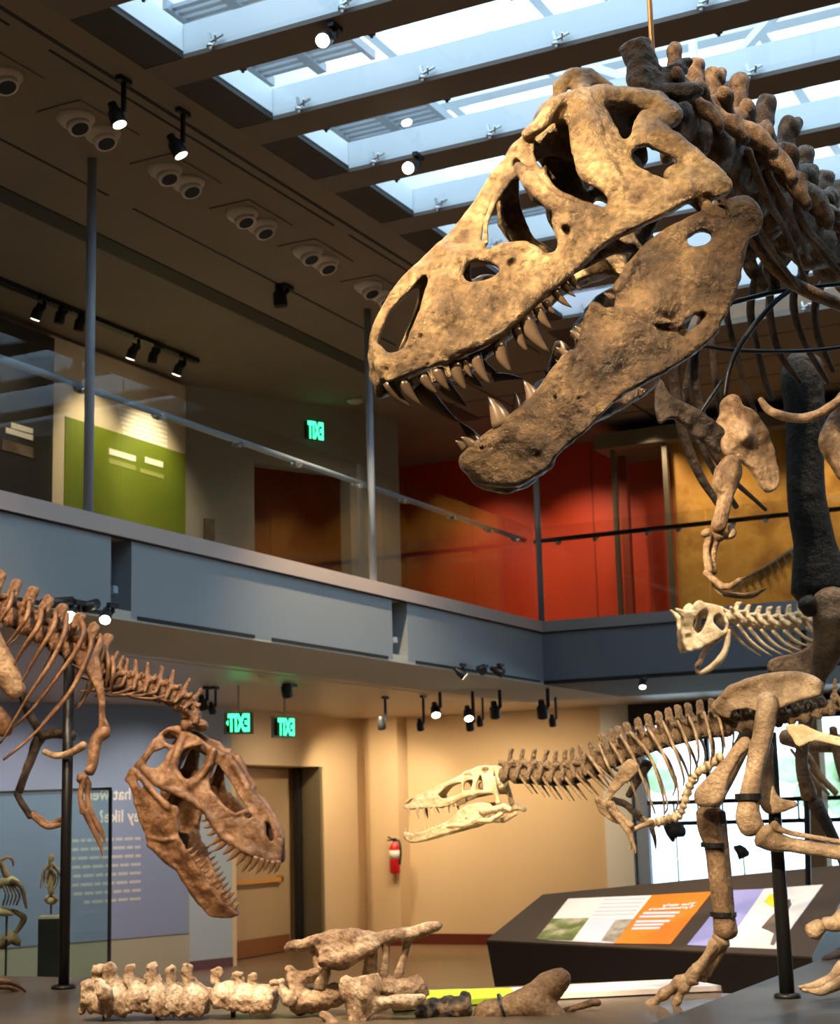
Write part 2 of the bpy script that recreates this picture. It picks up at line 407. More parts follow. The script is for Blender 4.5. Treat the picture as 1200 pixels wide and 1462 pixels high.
for a, b in ((9.1, 10.6), (10.85, 12.8), (13.35, 16.3), (5., 8.7)):
    m = MB(); m.box((XL-.02, a, ZF0-.004), (XL+.006, b, ZF0+.022)); struct(m.build('balcony_slot', 'slot_black'))
m = MB(); m.box((XL+.006, YB-.008, ZF0-.004), (6, YB+.02, ZF0+.022)); struct(m.build('balcony_slot', 'slot_black'))
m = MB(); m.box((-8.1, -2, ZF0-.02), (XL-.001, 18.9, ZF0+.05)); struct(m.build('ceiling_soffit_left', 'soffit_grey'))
m = MB(); m.box((XL-.001, YB+.001, ZF0-.02), (6, 18.9, ZF0+.05)); struct(m.build('ceiling_soffit_back', 'soffit_dark'))  # shade under the back balcony is put into this dark colour
m = MB(); m.box((-18, -2, ZF0+.05), (-8.1, 26, ZF0+.12)); m.box((-8.1, 18.9, ZF0+.05), (6, 26, ZF0+.12)); struct(m.build('ceiling_lower', 'lower_ceiling'))
m = MB(); m.box((-8.7, 2, ZF0+.046), (-8.66, 19.5, ZF0+.056)); m.box((-8.7, 19.5, ZF0+.046), (6, 19.54, ZF0+.056)); struct(m.build('ceiling_lower_slot', 'soffit_grey'))
m = MB(); m.box((-16, -2, ZF1-.03), (XL-.36, 26, ZF1+.05)); m.box((XL-.36, YB+.36, ZF1-.03), (6, 26, ZF1+.05)); struct(m.build('floor_upper', 'soffit_grey'))
# balustrade
RX, RY, RZ = XL-.10, YB+.10, 4.80
ys = [3.2, 5.15, 7.1, 9.05, 11.0, 12.95, 14.9, RY]
gr = thing('glass_balustrade', (RX, 9, ZCAP), 'long glass balustrade with a blue grey handrail above the left balcony edge', 'balustrade', 'glass balustrades')
for a, b in zip(ys[:-1], ys[1:]):
    m = MB(); m.box((RX-.006, a+.006, ZCAP+.004), (RX+.006, b-.006, RZ+.14)); m.build('glass_pane', 'rail_glass', gr)
    for y in (a+.45, b-.45):
        m = MB(); m.tube([(RX+.007, y, RZ-.06), (RX+.03, y, RZ-.06)], .022, 10); m.tube([(RX-.03, y, RZ-.06), (RX-.06, y, RZ-.05), (RX-.075, y, RZ-.02)], .011, 8); m.bar((RX-.03, y, RZ-.06), (RX-.006, y, RZ-.06), .03, .03); m.build('rail_bracket', 'bright_metal', gr)
m = MB(); m.tube([(RX-.075, 3, RZ), (RX-.075, RY-.075, RZ)], .026, 12); m.build('handrail', 'steel_blue', gr, True)
gb = thing('glass_balustrade', (-3, RY, ZCAP), 'glass balustrade with a dark handrail along the back balcony in front of the red wall', 'balustrade', 'glass balustrades')
xs = [RX, -5.85, -4.9, -3.95, -2.0, 0., 2.]
for a, b in zip(xs[:-1], xs[1:]):
    m = MB(); m.box((a+.012, RY-.006, ZCAP+.004), (b-.006, RY+.006, RZ+.14)); m.build('glass_pane', 'rail_glass', gb)
    for x in (a+.3, b-.3):
        m = MB(); m.tube([(x, RY-.007, RZ-.06), (x, RY-.03, RZ-.06)], .022, 10); m.tube([(x, RY+.03, RZ-.06), (x, RY+.06, RZ-.05), (x, RY+.075, RZ-.02)], .011, 8); m.bar((x, RY+.006, RZ-.06), (x, RY+.03, RZ-.06), .03, .03); m.build('rail_bracket', 'bright_metal', gb)
m = MB(); m.tube([(RX-.02, RY+.075, RZ), (3, RY+.075, RZ)], .026, 12); m.build('handrail', 'dark_metal', gb, True)
for k, y in enumerate((4.6, 8.6, 12.63, 16.58)):
    m = MB(); m.tube([(XL-.04-.02*(k == 3), y, ZCAP), (XL-.04-.02*(k == 3), y, ZC)], .034, 14)
    o = struct(m.build('column', 'steel_blue', None, True))
# ------------------------------------------------------------------ upper gallery walls
m = MB(); m.box((-10.0, 2, ZF1), (-9.75, 13.95, ZC)); struct(m.build('wall_upper_left', 'wall_grey'))
a, b = np.array([-9.75, 13.9]), np.array([-8.53, 16.46]); dv = (b-a)/np.linalg.norm(b-a); nv = np.array([-dv[1], dv[0]])
def skew(s, z, off=0.): q = a+dv*s+nv*off; return (q[0], q[1], z)
L_ = np.linalg.norm(b-a)
def skewbox(n, s0, s1, z0, z1, o0, o1, mt):
    m = MB(); m.add([skew(s0,z0,o0),skew(s1,z0,o0),skew(s1,z0,o1),skew(s0,z0,o1),skew(s0,z1,o0),skew(s1,z1,o0),skew(s1,z1,o1),skew(s0,z1,o1)],
        [(0,3,2,1),(4,5,6,7),(0,1,5,4),(1,2,6,5),(2,3,7,6),(3,0,4,7)]); return m.build(n, mt)
# doorway opening in the skew wall between s=.62 and s=2.55, height to z 5.72
def skew_s(px, py):
    r_ = ray(px, py); M_ = np.array([[r_[0], -dv[0]], [r_[1], -dv[1]]]); t, s_ = np.linalg.solve(M_, a-C0[:2]); return s_, C0[2]+r_[2]*t
sd0 = skew_s(363, 660)[0]; zd = skew_s(363, 660)[1]; sd1 = skew_s(500, 690)[0]
struct(skewbox('wall_upper_grey', 0, sd0, ZF1, ZC, 0, .2, 'wall_grey'))
struct(skewbox('wall_upper_grey_head', sd0, sd1, zd, ZC, 0, .2, 'wall_grey'))
struct(skewbox('wall_upper_grey_end', sd1, L_, ZF1, ZC, 0, .2, 'wall_grey'))
struct(skewbox('wall_upper_passage', sd0-.3, sd1+1.0, ZF1, ZC, .9, 1.0, 'orange_brown'))
s_, z_ = skew_s(447, 616)
ex = thing('exit_sign', skew(s_, z_, -.06), 'green exit sign on the grey upper gallery wall, above the doorway', 'exit sign', 'green exit signs')
h_ = .165
def ext_sign(par, o, ex_, nz, w, h, arrow=False):
    """o centre, ex_ image-right axis, nz towards viewer"""
    o = np.array(o); ex_ = np.array(ex_); nz = np.array(nz); up = np.array([0, 0, 1.])
    m = MB(); m.quadbox([o-ex_*w/2-up*h/2+nz*.02, o+ex_*w/2-up*h/2+nz*.02, o+ex_*w/2+up*h/2+nz*.02, o-ex_*w/2+up*h/2+nz*.02], .04, -nz); m.build('housing', 'exit_housing', par)
    m = MB(); th = h*.92/.70; v, f = polytext('EXIT', th, True, 'CENTER', .012*h/.2)
    sx = w*.90/(v[:, 0].max()-v[:, 0].min()); mid = (v[:, 0].max()+v[:, 0].min())/2; vm = (v[:, 1].max()+v[:, 1].min())/2
    m.add([o+nz*.026+ex_*((q[0]-mid)*sx)+up*(q[1]-vm) for q in v], f)
    if arrow: m.build('lettering', 'exit_green', par); m = MB(); m.add([o+nz*.026-ex_*(w*.43)+up*.035*h/.2, o+nz*.026-ex_*(w*.43)-up*.035*h/.2, o+nz*.026-ex_*(w*.52)], [(0, 1, 2)])
    m.build('arrow' if arrow else 'lettering', 'exit_green', par)
ext_sign(ex, skew(s_, z_, -.03), np.array([dv[0], dv[1], 0]), np.array([-nv[0], -nv[1], 0]), .235, .20)
m = MB(); s2, z2 = skew_s(298, 757); q_ = np.array(skew(s2, z2, -.02)); m.quadbox([skew(s2-.06, z2-.12, -.03), skew(s2+.06, z2-.12, -.03), skew(s2+.06, z2+.12, -.03), skew(s2-.06, z2+.12, -.03)], .03, (nv[0], nv[1], 0))
tag(m.build('wall_plate', 'photo_brown'), 'small dark plate low on the grey upper gallery wall', 'plate')
m = MB(); q = onz(507, 570, ZC); m.lathe(q, (0, 0, -1), [(0, .09), (.025, .09), (.045, .07), (.05, .02)], 20)
tag(m.build('smoke_detector', 'exit_frame', None, True), 'round white smoke detector on the upper ceiling beside the second column', 'smoke detector')
# red wall, glass case frame and gold rock wall across the back
m = MB(); m.box((-11.5, 18.9, ZF1), (-5.6, 19.1, ZC)); struct(m.build('wall_upper_red', 'red_paint'))
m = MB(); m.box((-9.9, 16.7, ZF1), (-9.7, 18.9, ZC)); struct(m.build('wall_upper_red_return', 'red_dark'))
hx0 = ony(855, 640, 18.1)[0]; hz1, hz0 = ony(900, 618, 18.1)[2], ony(900, 640, 18.1)[2]
m = MB(); m.box((hx0, 17.95, hz0), (5, 18.6, hz1)); struct(m.build('trim_header', 'header_beam'))
m = MB(); m.box((hx0, 18.6, hz0), (5, 18.9, ZC)); struct(m.build('wall_upper_over_header', 'ceiling_brown'))
f1 = ony(882, 760, 18.1)[0]; f2 = ony(957, 760, 18.1)[0]
fr_ = thing('display_case_frame', (f1, 18.1, ZF1+.05), 'olive metal framed glass front standing before the red wall', 'display frame')
for x, w_ in ((f1, .045), (f2, .06)):
    m = MB(); m.box((x-w_/2, 18.05, ZF1+.05), (x+w_/2, 18.13, hz0)); m.build('post', 'frame_olive', fr_)
m = MB(); m.box((f1+.03, 18.085, ZF1+.06), (f2-.03, 18.095, hz0-.02)); m.build('glass_pane', 'rail_glass', fr_)
m = MB(); x_ = ony(895, 760, 18.5)[0]; m.box((x_-.05, 18.45, ZF1+.05), (x_+.05, 18.55, hz0)); struct(m.build('trim_dark_post', 'red_dark'))
m = MB(); m.box((ony(848, 760, 18.88)[0]-.008, 18.885, ZF1+.05), (ony(848, 760, 18.88)[0]+.008, 18.9, ZC)); struct(m.build('trim_red_joint', 'red_dark'))
m = MB(); m.box((f2+.03, 18.2, ZF1+.05), (5, 18.4, hz0)); struct(m.build('wall_upper_gold', 'gold_rock'))
# fossil tail relief on the gold wall
P_ = [ony(1045, 835, 18.17), ony(1090, 812, 18.17), ony(1140, 780, 18.17)]
m = MB(); m.tube(catmull(P_, 5), np.linspace(.012, .035, 11), 8)
for k in range(11):
    q = catmull(P_, 5)[k]; m.bar(q+np.array([0, -.02, 0]), q+np.array([.05, -.02, -.10-.006*k]), .014, .014)
tag(m.build('fossil_tail', 'photo_brown'), 'thin dark fossil tail embedded in the gold rock wall', 'fossil')
# ------------------------------------------------------------------ lower level walls
YW = 21.43
m = MB(); m.box((-12.5, YW, 0), (-8.02, YW+.2, ZF0+.05)); struct(m.build('wall_back', 'wall_cream'))
m = MB(); m.box((-11.55, YW-.32, 0), (-11.08, YW, ZF0+.05)); struct(m.build('trim_pilaster', 'wall_cream'))
m = MB(); m.box((-11.55, YW-.335, 0), (-11.07, YW-.32, .14)); m.box((-11.07, YW-.02, 0), (-8.02, YW, .15)); struct(m.build('baseboard_back', 'maroon_base'))
# side wall with the recessed door (x = -11.8)
dX, dY0, dY1, dZ = -11.8, 17.95, 20.2, 2.54
m = MB(); m.box((dX-.6, 17.82, 0), (dX, dY0, ZF0+.05)); m.box((dX-.6, dY1, 0), (dX, YW, ZF0+.05)); m.box((dX-.6, dY0, dZ), (dX, dY1, ZF0+.05))
struct(m.build('wall_side', 'wall_cream'))
m = MB(); m.box((dX-.75, dY0, 0), (dX-.6, dY1, dZ)); struct(m.build('wall_door_recess', 'wall_cream'))
m = MB(); m.box((dX-.001, dY1+.02, 0), (dX+.02, YW-.34, .15)); struct(m.build('baseboard_side', 'maroon_base'))
dj = onx(452, 1330, dX-.30)
m = MB(); m.box((dX-.32, dY1-.06, 0), (dX-.02, dY1-.001, dZ)); struct(m.build('trim_door_jamb', 'frame_olive'))
m = MB(); m.box((dX-.42, dY1-.14, 0), (dX-.33, dY1-.005, dZ)); struct(m.build('trim_door_gap', 'slot_black'))
dr = thing('door_1', (dX-.5, 19.1, 0), 'beige double door with a panic bar in the recess behind the left skull', 'door'); dr['kind'] = 'structure'
m = MB(); m.box((dX-.55, dY0+.02, 0.01), (dX-.48, dY1-.15, dZ-.02)); m.build('leaf', 'door_beige', dr)
m = MB(); m.box((dX-.48, dY0+.15, .02), (dX-.47, dY1-.2, .24)); m.build('kick_plate', 'door_kick', dr)
zb = onx(390, 1256, dX-.42)[2]
m = MB(); m.box((dX-.44, dY0+.25, zb-.03), (dX-.40, dY1-.45, zb+.03)); m.box((dX-.48, dY0+.25, zb-.05), (dX-.40, dY0+.33, zb+.05)); m.box((dX-.48, dY1-.5, zb-.05), (dX-.40, dY1-.45, zb+.05)); m.build('panic_bar', 'bar_orange', dr)
# blue mural wall, skewed
cA = np.array([-11.97, 17.15]); md = np.array([-sin(radians(20)), -cos(radians(20))]); mn = np.array([cos(radians(20)), -sin(radians(20))])
def mu(s, z, o=0.): q = cA+md*s+mn*o; return np.array([q[0], q[1], z])
def mu_px(px, py, o=0.):
    r_ = ray(px, py); M_ = np.array([[r_[0], -md[0]], [r_[1], -md[1]]]); t, s_ = np.linalg.solve(M_, cA+mn*o-C0[:2]); return s_, C0[2]+r_[2]*t
zm = mu_px(270, 1332)[1]
m = MB(); m.quadbox([mu(0, 0), mu(7, 0), mu(7, ZF0+.05), mu(0, ZF0+.05)], .2, (-mn[0], -mn[1], 0)); struct(m.build('wall_mural', 'mural_sand'))
m = MB(); m.quadbox([mu(0.02, zm, .012), mu(7, zm-.0, .012), mu(7, ZF0+.04, .012), mu(.02, ZF0+.04, .012)], .01, (-mn[0], -mn[1], 0)); pan = thing('mural_panel', mu(1.5, zm, .012), 'blue printed wall panel asking what they were like, with cream lettering, behind the glass case', 'wall panel')
o = m.build('panel', 'mural_blue', pan)
m = MB(); q0 = cA+np.array([0.0, 0]); q1 = np.array([-11.79, 17.83])
rv = (q1-q0)/np.linalg.norm(q1-q0); rn = np.array([rv[1], -rv[0]])
m.quadbox([(q0[0], q0[1], 0), (q1[0], q1[1], 0), (q1[0], q1[1], ZF0+.05), (q0[0], q0[1], ZF0+.05)], .18, (-rn[0], -rn[1], 0)); struct(m.build('wall_mural_return', 'wall_grey_blue'))
m = MB(); m.quadbox([(q0[0]+rn[0]*.012, q0[1]+rn[1]*.012, 0), (q1[0]+rn[0]*.012, q1[1]+rn[1]*.012, 0), (q1[0]+rn[0]*.012, q1[1]+rn[1]*.012, .12), (q0[0]+rn[0]*.012, q0[1]+rn[1]*.012, .12)], .01, (-rn[0], -rn[1], 0)); struct(m.build('baseboard_return', 'maroon_base'))
# mural lettering (the photograph is mirrored, so it reads right to left)
exm = np.array([-md[0], -md[1], 0.]); ezm = np.array([0, 0, 1.])
m = MB()
for px, py, t, h in ((208, 1141, 'What were', .20), (217, 1172, 'they like?', .20)):
    s_, z_ = mu_px(px, py, .016); textmb(m, t, h, mu(s_, z_, .016), exm, ezm, True, 'LEFT', .004)
m.build('lettering', 'print_cream', pan)
m = MB(); rs = random.Random(3)
for k in range(8):
    sr, z_ = mu_px(201, 1197+k*12.3, .016); sl_, _ = mu_px(103 if k < 7 else 120, 1199+k*12.3, .016); s_ = sr
    while s_ < sl_-.03:
        w_ = rs.uniform(.06, .17); e_ = min(s_+w_, sl_); m.quadbox([mu(s_, z_-.017, .016), mu(e_, z_-.017, .016), mu(e_, z_+.017, .016), mu(s_, z_+.017, .016)], .002, (-mn[0], -mn[1], 0)); s_ = e_+.025
mat('print_soft', (.60,.56,.54), .7); m.build('small_print', 'print_soft', pan)
# exit signs near the lower ceiling
for px, py, d, lab, yaw_, ar in ((341, 1032, 17.5, 'green exit sign with an arrow, left of the pair hanging over the door', .12, True), (407, 1038, 18.3, 'narrow looking green exit sign, right of the pair hanging over the door', .75, False)):
    q = at(px, py, d); par = thing('exit_sign', q, lab, 'exit sign', 'green exit signs')
    e_ = np.array([cos(YAW+yaw_), sin(YAW+yaw_), 0]); n_ = np.array([e_[1], -e_[0], 0])
    ext_sign(par, q, e_, n_, .26, .19, ar)
    m = MB(); w_ = .16; m.quadbox([q-e_*w_-ezm*.12-n_*.025, q+e_*w_-ezm*.12-n_*.025, q+e_*w_+ezm*.12-n_*.025, q-e_*w_+ezm*.12-n_*.025], .02, -n_); m.build('back_plate', 'exit_frame', par)
    m = MB(); m.tube([q+ezm*.12, (q[0], q[1], ZF0+.05)], .012, 8); m.build('hanger', 'exit_frame', par)
# fire extinguisher on the pilaster
q = ony(564, 1222, YW-.41); q[1] = YW-.41
fe = thing('fire_extinguisher', q-np.array([0, 0, .25]), 'red fire extinguisher hanging on the cream pilaster', 'fire extinguisher')
m = MB(); m.lathe(q-np.array([0, 0, .25]), (0, 0, 1), [(0, .06), (.02, .078), (.36, .078), (.42, .05), (.45, .025), (.48, .025)], 20); m.build('cylinder', 'ext_red', fe, True)
m = MB(); m.lathe(q-np.array([0, 0, .04]), (0, 0, 1), [(0, .0795), (.12, .0795)], 20); m.build('paper_label', 'label_white', fe, True)
m = MB(); m.box((q[0]-.05, q[1], q[2]-.06), (q[0]+.05, YW-.318, q[2]+.14)); m.build('wall_bracket', 'dark_metal', fe)
m = MB(); m.bar(q+np.array([0, 0, .22]), q+np.array([-.09, -.03, .27]), .03, .02); m.bar(q+np.array([0, 0, .22]), q+np.array([-.10, -.03, .22]), .03, .02); m.lathe(q+np.array([0, 0, .20]), (0, 0, 1), [(0, .03), (.05, .03)], 12); m.build('valve_handle', 'dark_metal', fe)
m = MB(); m.tube(catmull([q+np.array([.02, 0, .22]), q+np.array([.09, -.02, .20]), q+np.array([.11, -.02, .05]), q+np.array([.09, -.02, -.12])], 6), .014, 8); m.build('hose', 'rubber_black', fe, True)
# window wall right
m = MB(); m.box((-8.02, YW-.05, 0), (-7.62, YW+.25, ZF0+.05)); struct(m.build('wall_window_pier', 'white_paint'))
m = MB(); m.box((-7.62, YW, ZF0-.25), (3, YW+.2, ZF0+.05)); struct(m.build('wall_window_head', 'soffit_dark'))
m = MB(); m.box((-5.2, YW-.3, 0), (-4.95, YW, ZF0)); struct(m.build('trim_window_column', 'wall_cream'))
m = MB(); m.box((-7.62, YW, 0), (3, YW+.2, .35)); struct(m.build('wall_window_sill', 'soffit_dark'))
m = MB(); m.box((-7.62, YW+.02, .35), (-7.42, YW+.12, ZF0-.25)); struct(m.build('window_frame_side', 'window_blue'))
for k, x in enumerate((-6.55, -4.4, -2.2)):
    m = MB(); m.box((x-.03, YW+.04, .35), (x+.03, YW+.12, ZF0-.25)); struct(m.build('window_mullion', 'dark_metal'))
for z in (1.62, 1.90):
    m = MB(); m.box((-7.42, YW+.04, z-.03), (3, YW+.12, z+.03)); struct(m.build('window_transom', 'dark_metal'))
for k, x in enumerate(np.arange(-7.4, 2, .34)):
    m = MB(); m.box((x-.012, YW+.06, 1.65), (x+.012, YW+.09, 1.87)); struct(m.build('window_baluster', 'dark_metal'))
m = MB(); m.box((-7.42, YW+.09, .36), (3, YW+.10, ZF0-.26)); struct(m.build('window_1', 'window_glass'))
# outside
m = MB(); m.box((-40, YW+.3, -.3), (30, 60, -.1)); struct(m.build('ground_outside', 'outdoor_paving'))
rs = random.Random(5)
for k in range(5):
    x, y = -24+7*k+rs.uniform(-.5, .5), 46+rs.uniform(-2, 2); t_ = thing('tree', (x, y, -.1), 'pale green tree outside the window behind the skeletons', 'tree', 'trees outside the window')
    m = MB(); m.tube([(x, y, -.1), (x+.1, y, 1.2), (x, y, 2.6)], [.16, .12, .06], 8); m.build('trunk', 'photo_brown', t_)
    m = MB()
    for i in range(26):
        c_ = np.array([x+rs.gauss(0, .8), y+rs.gauss(0, .8), 2.6+rs.gauss(0, .55)]); m.lathe(c_-np.array([0, 0, .4]), (rs.uniform(-.3, .3), rs.uniform(-.3, .3), 1), [(0, .05), (.12, .34), (.4, .5), (.66, .36), (.8, .05)], 8)
    m.build('crown', 'outdoor_green', t_, True)
# enclosing walls that only the light and the reflections see
m = MB(); m.box((-18.2, -4, 0), (-18, 26, ZC)); struct(m.build('wall_far_left', 'wall_grey'))
m = MB(); m.box((6, -4, 0), (6.2, YW, ZC)); struct(m.build('wall_right', 'wall_grey'))
m = MB(); m.box((-18, -4.2, 0), (6, -4, ZC)); struct(m.build('wall_front', 'wall_grey'))
m = MB(); m.box((-18, 24.8, ZF1), (6, 25, ZC)); m.box((-18, 24.8, 0), (-12.5, 25, ZF0)); struct(m.build('wall_far_back', 'wall_grey'))
# ================================================================== bones
def bonemat(name, a, b, c, rough=.42, scale=5., bump=.5, bscale=28., spec=.4, lo_=.55, hi_=1.25, metal=0.):
    """mottled bone: large patches, fine streaks, pitted surface"""
    m = mat(name, a, rough, b, scale, metal, 0., 40, spec, c3=c, mixlo=.36, mixhi=.66, detail=9)
    nt = m.node_tree; bs = nt.nodes['Principled BSDF']; tc = [n for n in nt.nodes if n.type == 'TEX_COORD'][0]
    n1 = nt.nodes.new('ShaderNodeTexNoise'); n1.inputs['Scale'].default_value = bscale; n1.inputs['Detail'].default_value = 10; n1.inputs['Roughness'].default_value = .65
    v = nt.nodes.new('ShaderNodeTexVoronoi'); v.inputs['Scale'].default_value = bscale*.7; v.feature = 'SMOOTH_F1'
    ad = nt.nodes.new('ShaderNodeMath'); ad.operation = 'MULTIPLY_ADD'; ad.inputs[1].default_value = .35
    nt.links.new(tc.outputs['Object'], n1.inputs['Vector']); nt.links.new(tc.outputs['Object'], v.inputs['Vector'])
    nt.links.new(v.outputs['Distance'], ad.inputs[0]); nt.links.new(n1.outputs['Fac'], ad.inputs[2])
    bp = nt.nodes.new('ShaderNodeBump'); bp.inputs['Strength'].default_value = min(1., bump*1.9); bp.inputs['Distance'].default_value = .75/bscale
    n3 = nt.nodes.new('ShaderNodeTexNoise'); n3.inputs['Scale'].default_value = bscale*1.6; n3.inputs['Detail'].default_value = 6; nt.links.new(tc.outputs['Object'], n3.inputs['Vector'])
    r3 = nt.nodes.new('ShaderNodeMapRange'); r3.inputs['From Min'].default_value = .3; r3.inputs['From Max'].default_value = .7; r3.inputs['To Min'].default_value = lo_; r3.inputs['To Max'].default_value = hi_; nt.links.new(n3.outputs['Fac'], r3.inputs['Value'])
    mu_ = nt.nodes.new('ShaderNodeMix'); mu_.data_type = 'RGBA'; mu_.blend_type = 'MULTIPLY'; mu_.inputs[0].default_value = 1.
    old = bs.inputs['Base Color'].links[0].from_socket; nt.links.new(old, mu_.inputs[6]); nt.links.new(r3.outputs['Result'], mu_.inputs[7]); nt.links.new(mu_.outputs[2], bs.inputs['Base Color'])
    nt.links.new(ad.outputs[0], bp.inputs['Height']); nt.links.new(bp.outputs['Normal'], bs.inputs['Normal'])
    return m
bonemat('bone_bronze', (.080,.045,.019), (.37,.245,.115), (.215,.132,.058), .33, 7, .55, 34, .6, .5, 1.3, .35)
bonemat('bone_bronze_shaded', (.052,.029,.013), (.205,.124,.056), (.110,.064,.029), .33, 7, .55, 34, .6, .5, 1.3, .35)  # darker copy of the skull bronze, the jaw's shade put into the colour
bonemat('bone_brown', (.125,.066,.030), (.34,.215,.115), (.22,.130,.064), .5, 7, .4, 40)
bonemat('bone_dark', (.030,.020,.014), (.115,.075,.050), (.065,.042,.028), .45, 5, .5, 22)
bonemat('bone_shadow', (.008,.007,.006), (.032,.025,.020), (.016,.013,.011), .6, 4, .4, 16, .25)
bonemat('bone_tan', (.34,.20,.105), (.60,.40,.24), (.48,.30,.165), .5, 5, .3, 24)
bonemat('bone_cast', (.140,.060,.026), (.37,.195,.100), (.235,.112,.050), .36, 7, .25, 26, .5)
bonemat('bone_cream', (.52,.37,.20), (.78,.62,.40), (.66,.50,.30), .5, 12, .35, 60, .4, .88, 1.08)
bonemat('bone_young', (.19,.115,.058), (.50,.345,.205), (.34,.225,.128), .45, 8, .45, 45, .4, .72, 1.14)
bonemat('bone_fossil', (.36,.22,.13), (.86,.70,.52), (.62,.44,.29), .7, 9, .9, 34)
bonemat('bone_fossil_brown', (.20,.115,.065), (.66,.48,.33), (.42,.275,.175), .65, 8, .9, 30)
bonemat('bone_fossil_black', (.012,.012,.014), (.26,.17,.09), (.055,.042,.034), .35, 14, .9, 30)
mat('tooth_brown', (.062,.038,.022), .28, (.125,.080,.046), 6, spec=.6)
mat('tooth_pale', (.50,.36,.21), .3, (.66,.50,.32), 9)
mat('tooth_cast', (.15,.078,.040), .3, (.26,.145,.078), 9)
mat('steel_black', (.018,.017,.017), .4, metal=.5)
mat('brass', (.42,.24,.11), .35, metal=.6)

def idw(X, Y, pts, val, p=3., eps=1e-4):
    num = np.zeros(X.shape); den = np.zeros(X.shape)
    for (a, b), w in zip(pts, val):
        k = 1/((X-a)**2+(Y-b)**2+eps)**(p/2); num += k*w; den += k
    return num/den
class Bone:
    """implicit bone in a Frame; shapes are given in photo pixels + lateral offset w, so they land where the photo shows them"""
    def __init__(s, fr, pts, h, wmax, pad=.08, sym=True, wmin=None):
        s.fr = fr; s.h = h; q = np.array([fr.uvw(*p) for p in pts]); s.sym = sym
        lo = q.min(0)-pad; hi = q.max(0)+pad; lo[2] = -wmax if wmin is None else wmin; hi[2] = wmax
        s.lo = lo; s.G = grid(lo, hi, h); s.A = s.G.copy()
        if sym: s.A[..., 2] = np.abs(s.A[..., 2])
        s.X, s.Y = s.G[:, :, 0, 0], s.G[:, :, 0, 1]; s.F = np.full(s.G.shape[:3], 9.)
    def shell(s, outline, holes=(), ctrl=(), t=.02, k=.02, ku=.02, hk=.015, osm=3):
        o = np.array([s.fr.uvw(*p) for p in outline]); c = np.array([s.fr.uvw(*p) for p in list(outline)+list(ctrl)])
        w0 = idw(s.X, s.Y, c[:, :2], c[:, 2]); gx, gy = np.gradient(w0, s.h); sc = 1/np.sqrt(1+gx*gx+gy*gy)
        d2 = poly2d(s.X, s.Y, smoothpoly(o[:, :2], osm) if osm > 1 else o[:, :2])
        for hpts in holes:
            hw = [(p[0], p[1], p[2] if len(p) > 2 else 0) for p in hpts]
            hq = np.array([s.fr.uvw(*p) for p in hw]); d2 = smax(d2, -poly2d(s.X, s.Y, smoothpoly(hq[:, :2], 3)), hk)
        tt = t if np.isscalar(t) else t(s.X, s.Y)
        dw = (np.abs(s.A[..., 2]-w0[..., None])-(tt if np.isscalar(tt) else tt[..., None]))*sc[..., None]
        d = smax(np.broadcast_to(d2[..., None], dw.shape), dw, k); s.F = smin(s.F, d, ku); s.w0 = w0; return s
    def _chain(s, pts, rpx, flat, sym):
        q = np.array([s.fr.uvw(*p) for p in pts]); r = np.array([s.fr.px2m(p[0], p[1], rr, p[2]) for p, rr in zip(pts, np.broadcast_to(rpx, len(pts)))])
        R = r.max()*max(1, flat[1] if flat else 1)+.06
        A = s.A if (s.sym and sym) else s.G
        lo = q.min(0)-R; hi = q.max(0)+R; sl = []
        for a in range(3):
            ax = A[:, 0, 0, 0] if a == 0 else A[0, :, 0, 1] if a == 1 else A[0, 0, :, 2]
            ii = np.nonzero((ax >= lo[a]) & (ax <= hi[a]))[0]
            if len(ii) == 0: return None, None
            sl.append(slice(ii.min(), ii.max()+1))
        sl = tuple(sl); return sl, chain_sdf(A[sl], q, r, flat)
    def chain(s, pts, rpx, k=.025, flat=None, sym=True):
        sl, d = s._chain(pts, rpx, flat, sym)
        if sl: s.F[sl] = smin(s.F[sl], d, k)
        return s
    def cut(s, pts, rpx, k=.02, flat=None, sym=True):
        sl, d = s._chain(pts, rpx, flat, sym)
        if sl: s.F[sl] = smax(s.F[sl], -d, k)
        return s
    def pit(s, x, y, rpx, k=.008, dw=.012, sq=None):
        """hollow in the near wall: finds the wall's own offset under the pixel"""
        w = .1
        for _ in range(6):
            q = s.fr.uvw(x, y, w/s.fr.ws); i = int(np.clip((q[0]-s.lo[0])/s.h, 0, s.w0.shape[0]-1)); j = int(np.clip((q[1]-s.lo[1])/s.h, 0, s.w0.shape[1]-1)); w = float(s.w0[i, j])
        return s.cut([(x, y, (w+dw)/s.fr.ws)], [rpx], k)
    def noise(s, amp, sc, seed=1): s.F = s.F+vnoise(s.G+10, sc, seed)*amp; return s
    def mesh(s, name, m, parent):
        F = s.F.copy(); F[0] = F[-1] = 9; F[:, 0] = F[:, -1] = 9; F[:, :, 0] = F[:, :, -1] = 9
        V, Q = surfnets(F, s.lo, s.h); V, Q = biggest(V, Q)
        return fastmesh(name, s.fr.P(V), Q, m, parent)
def tooth(fr, b, t, rpx, m, parent, bend=.18, name='tooth', flat=.75):
    """b, t: (px, py, w) root and tip"""
    p0 = fr.w(*b); p1 = fr.w(*t); r = fr.px2m(b[0], b[1], rpx, b[2]); ax = p1-p0; L = np.linalg.norm(ax)
    side = np.cross(ax/L, fr.l); side /= np.linalg.norm(side)
    if side@fr.h < 0: side = -side
    n = 7; pts = [p0+ax*s-ax*.10*(1-s)+side*bend*L*(4*s*(1-s))*.5 for s in np.linspace(0, 1, n)]
    rr = r*np.array([1., 1.0, .92, .78, .58, .34, .06])
    mb = MB(); mb.tube(pts, rr, 10, flat, fr.l); return mb.build(name, m, parent, True)
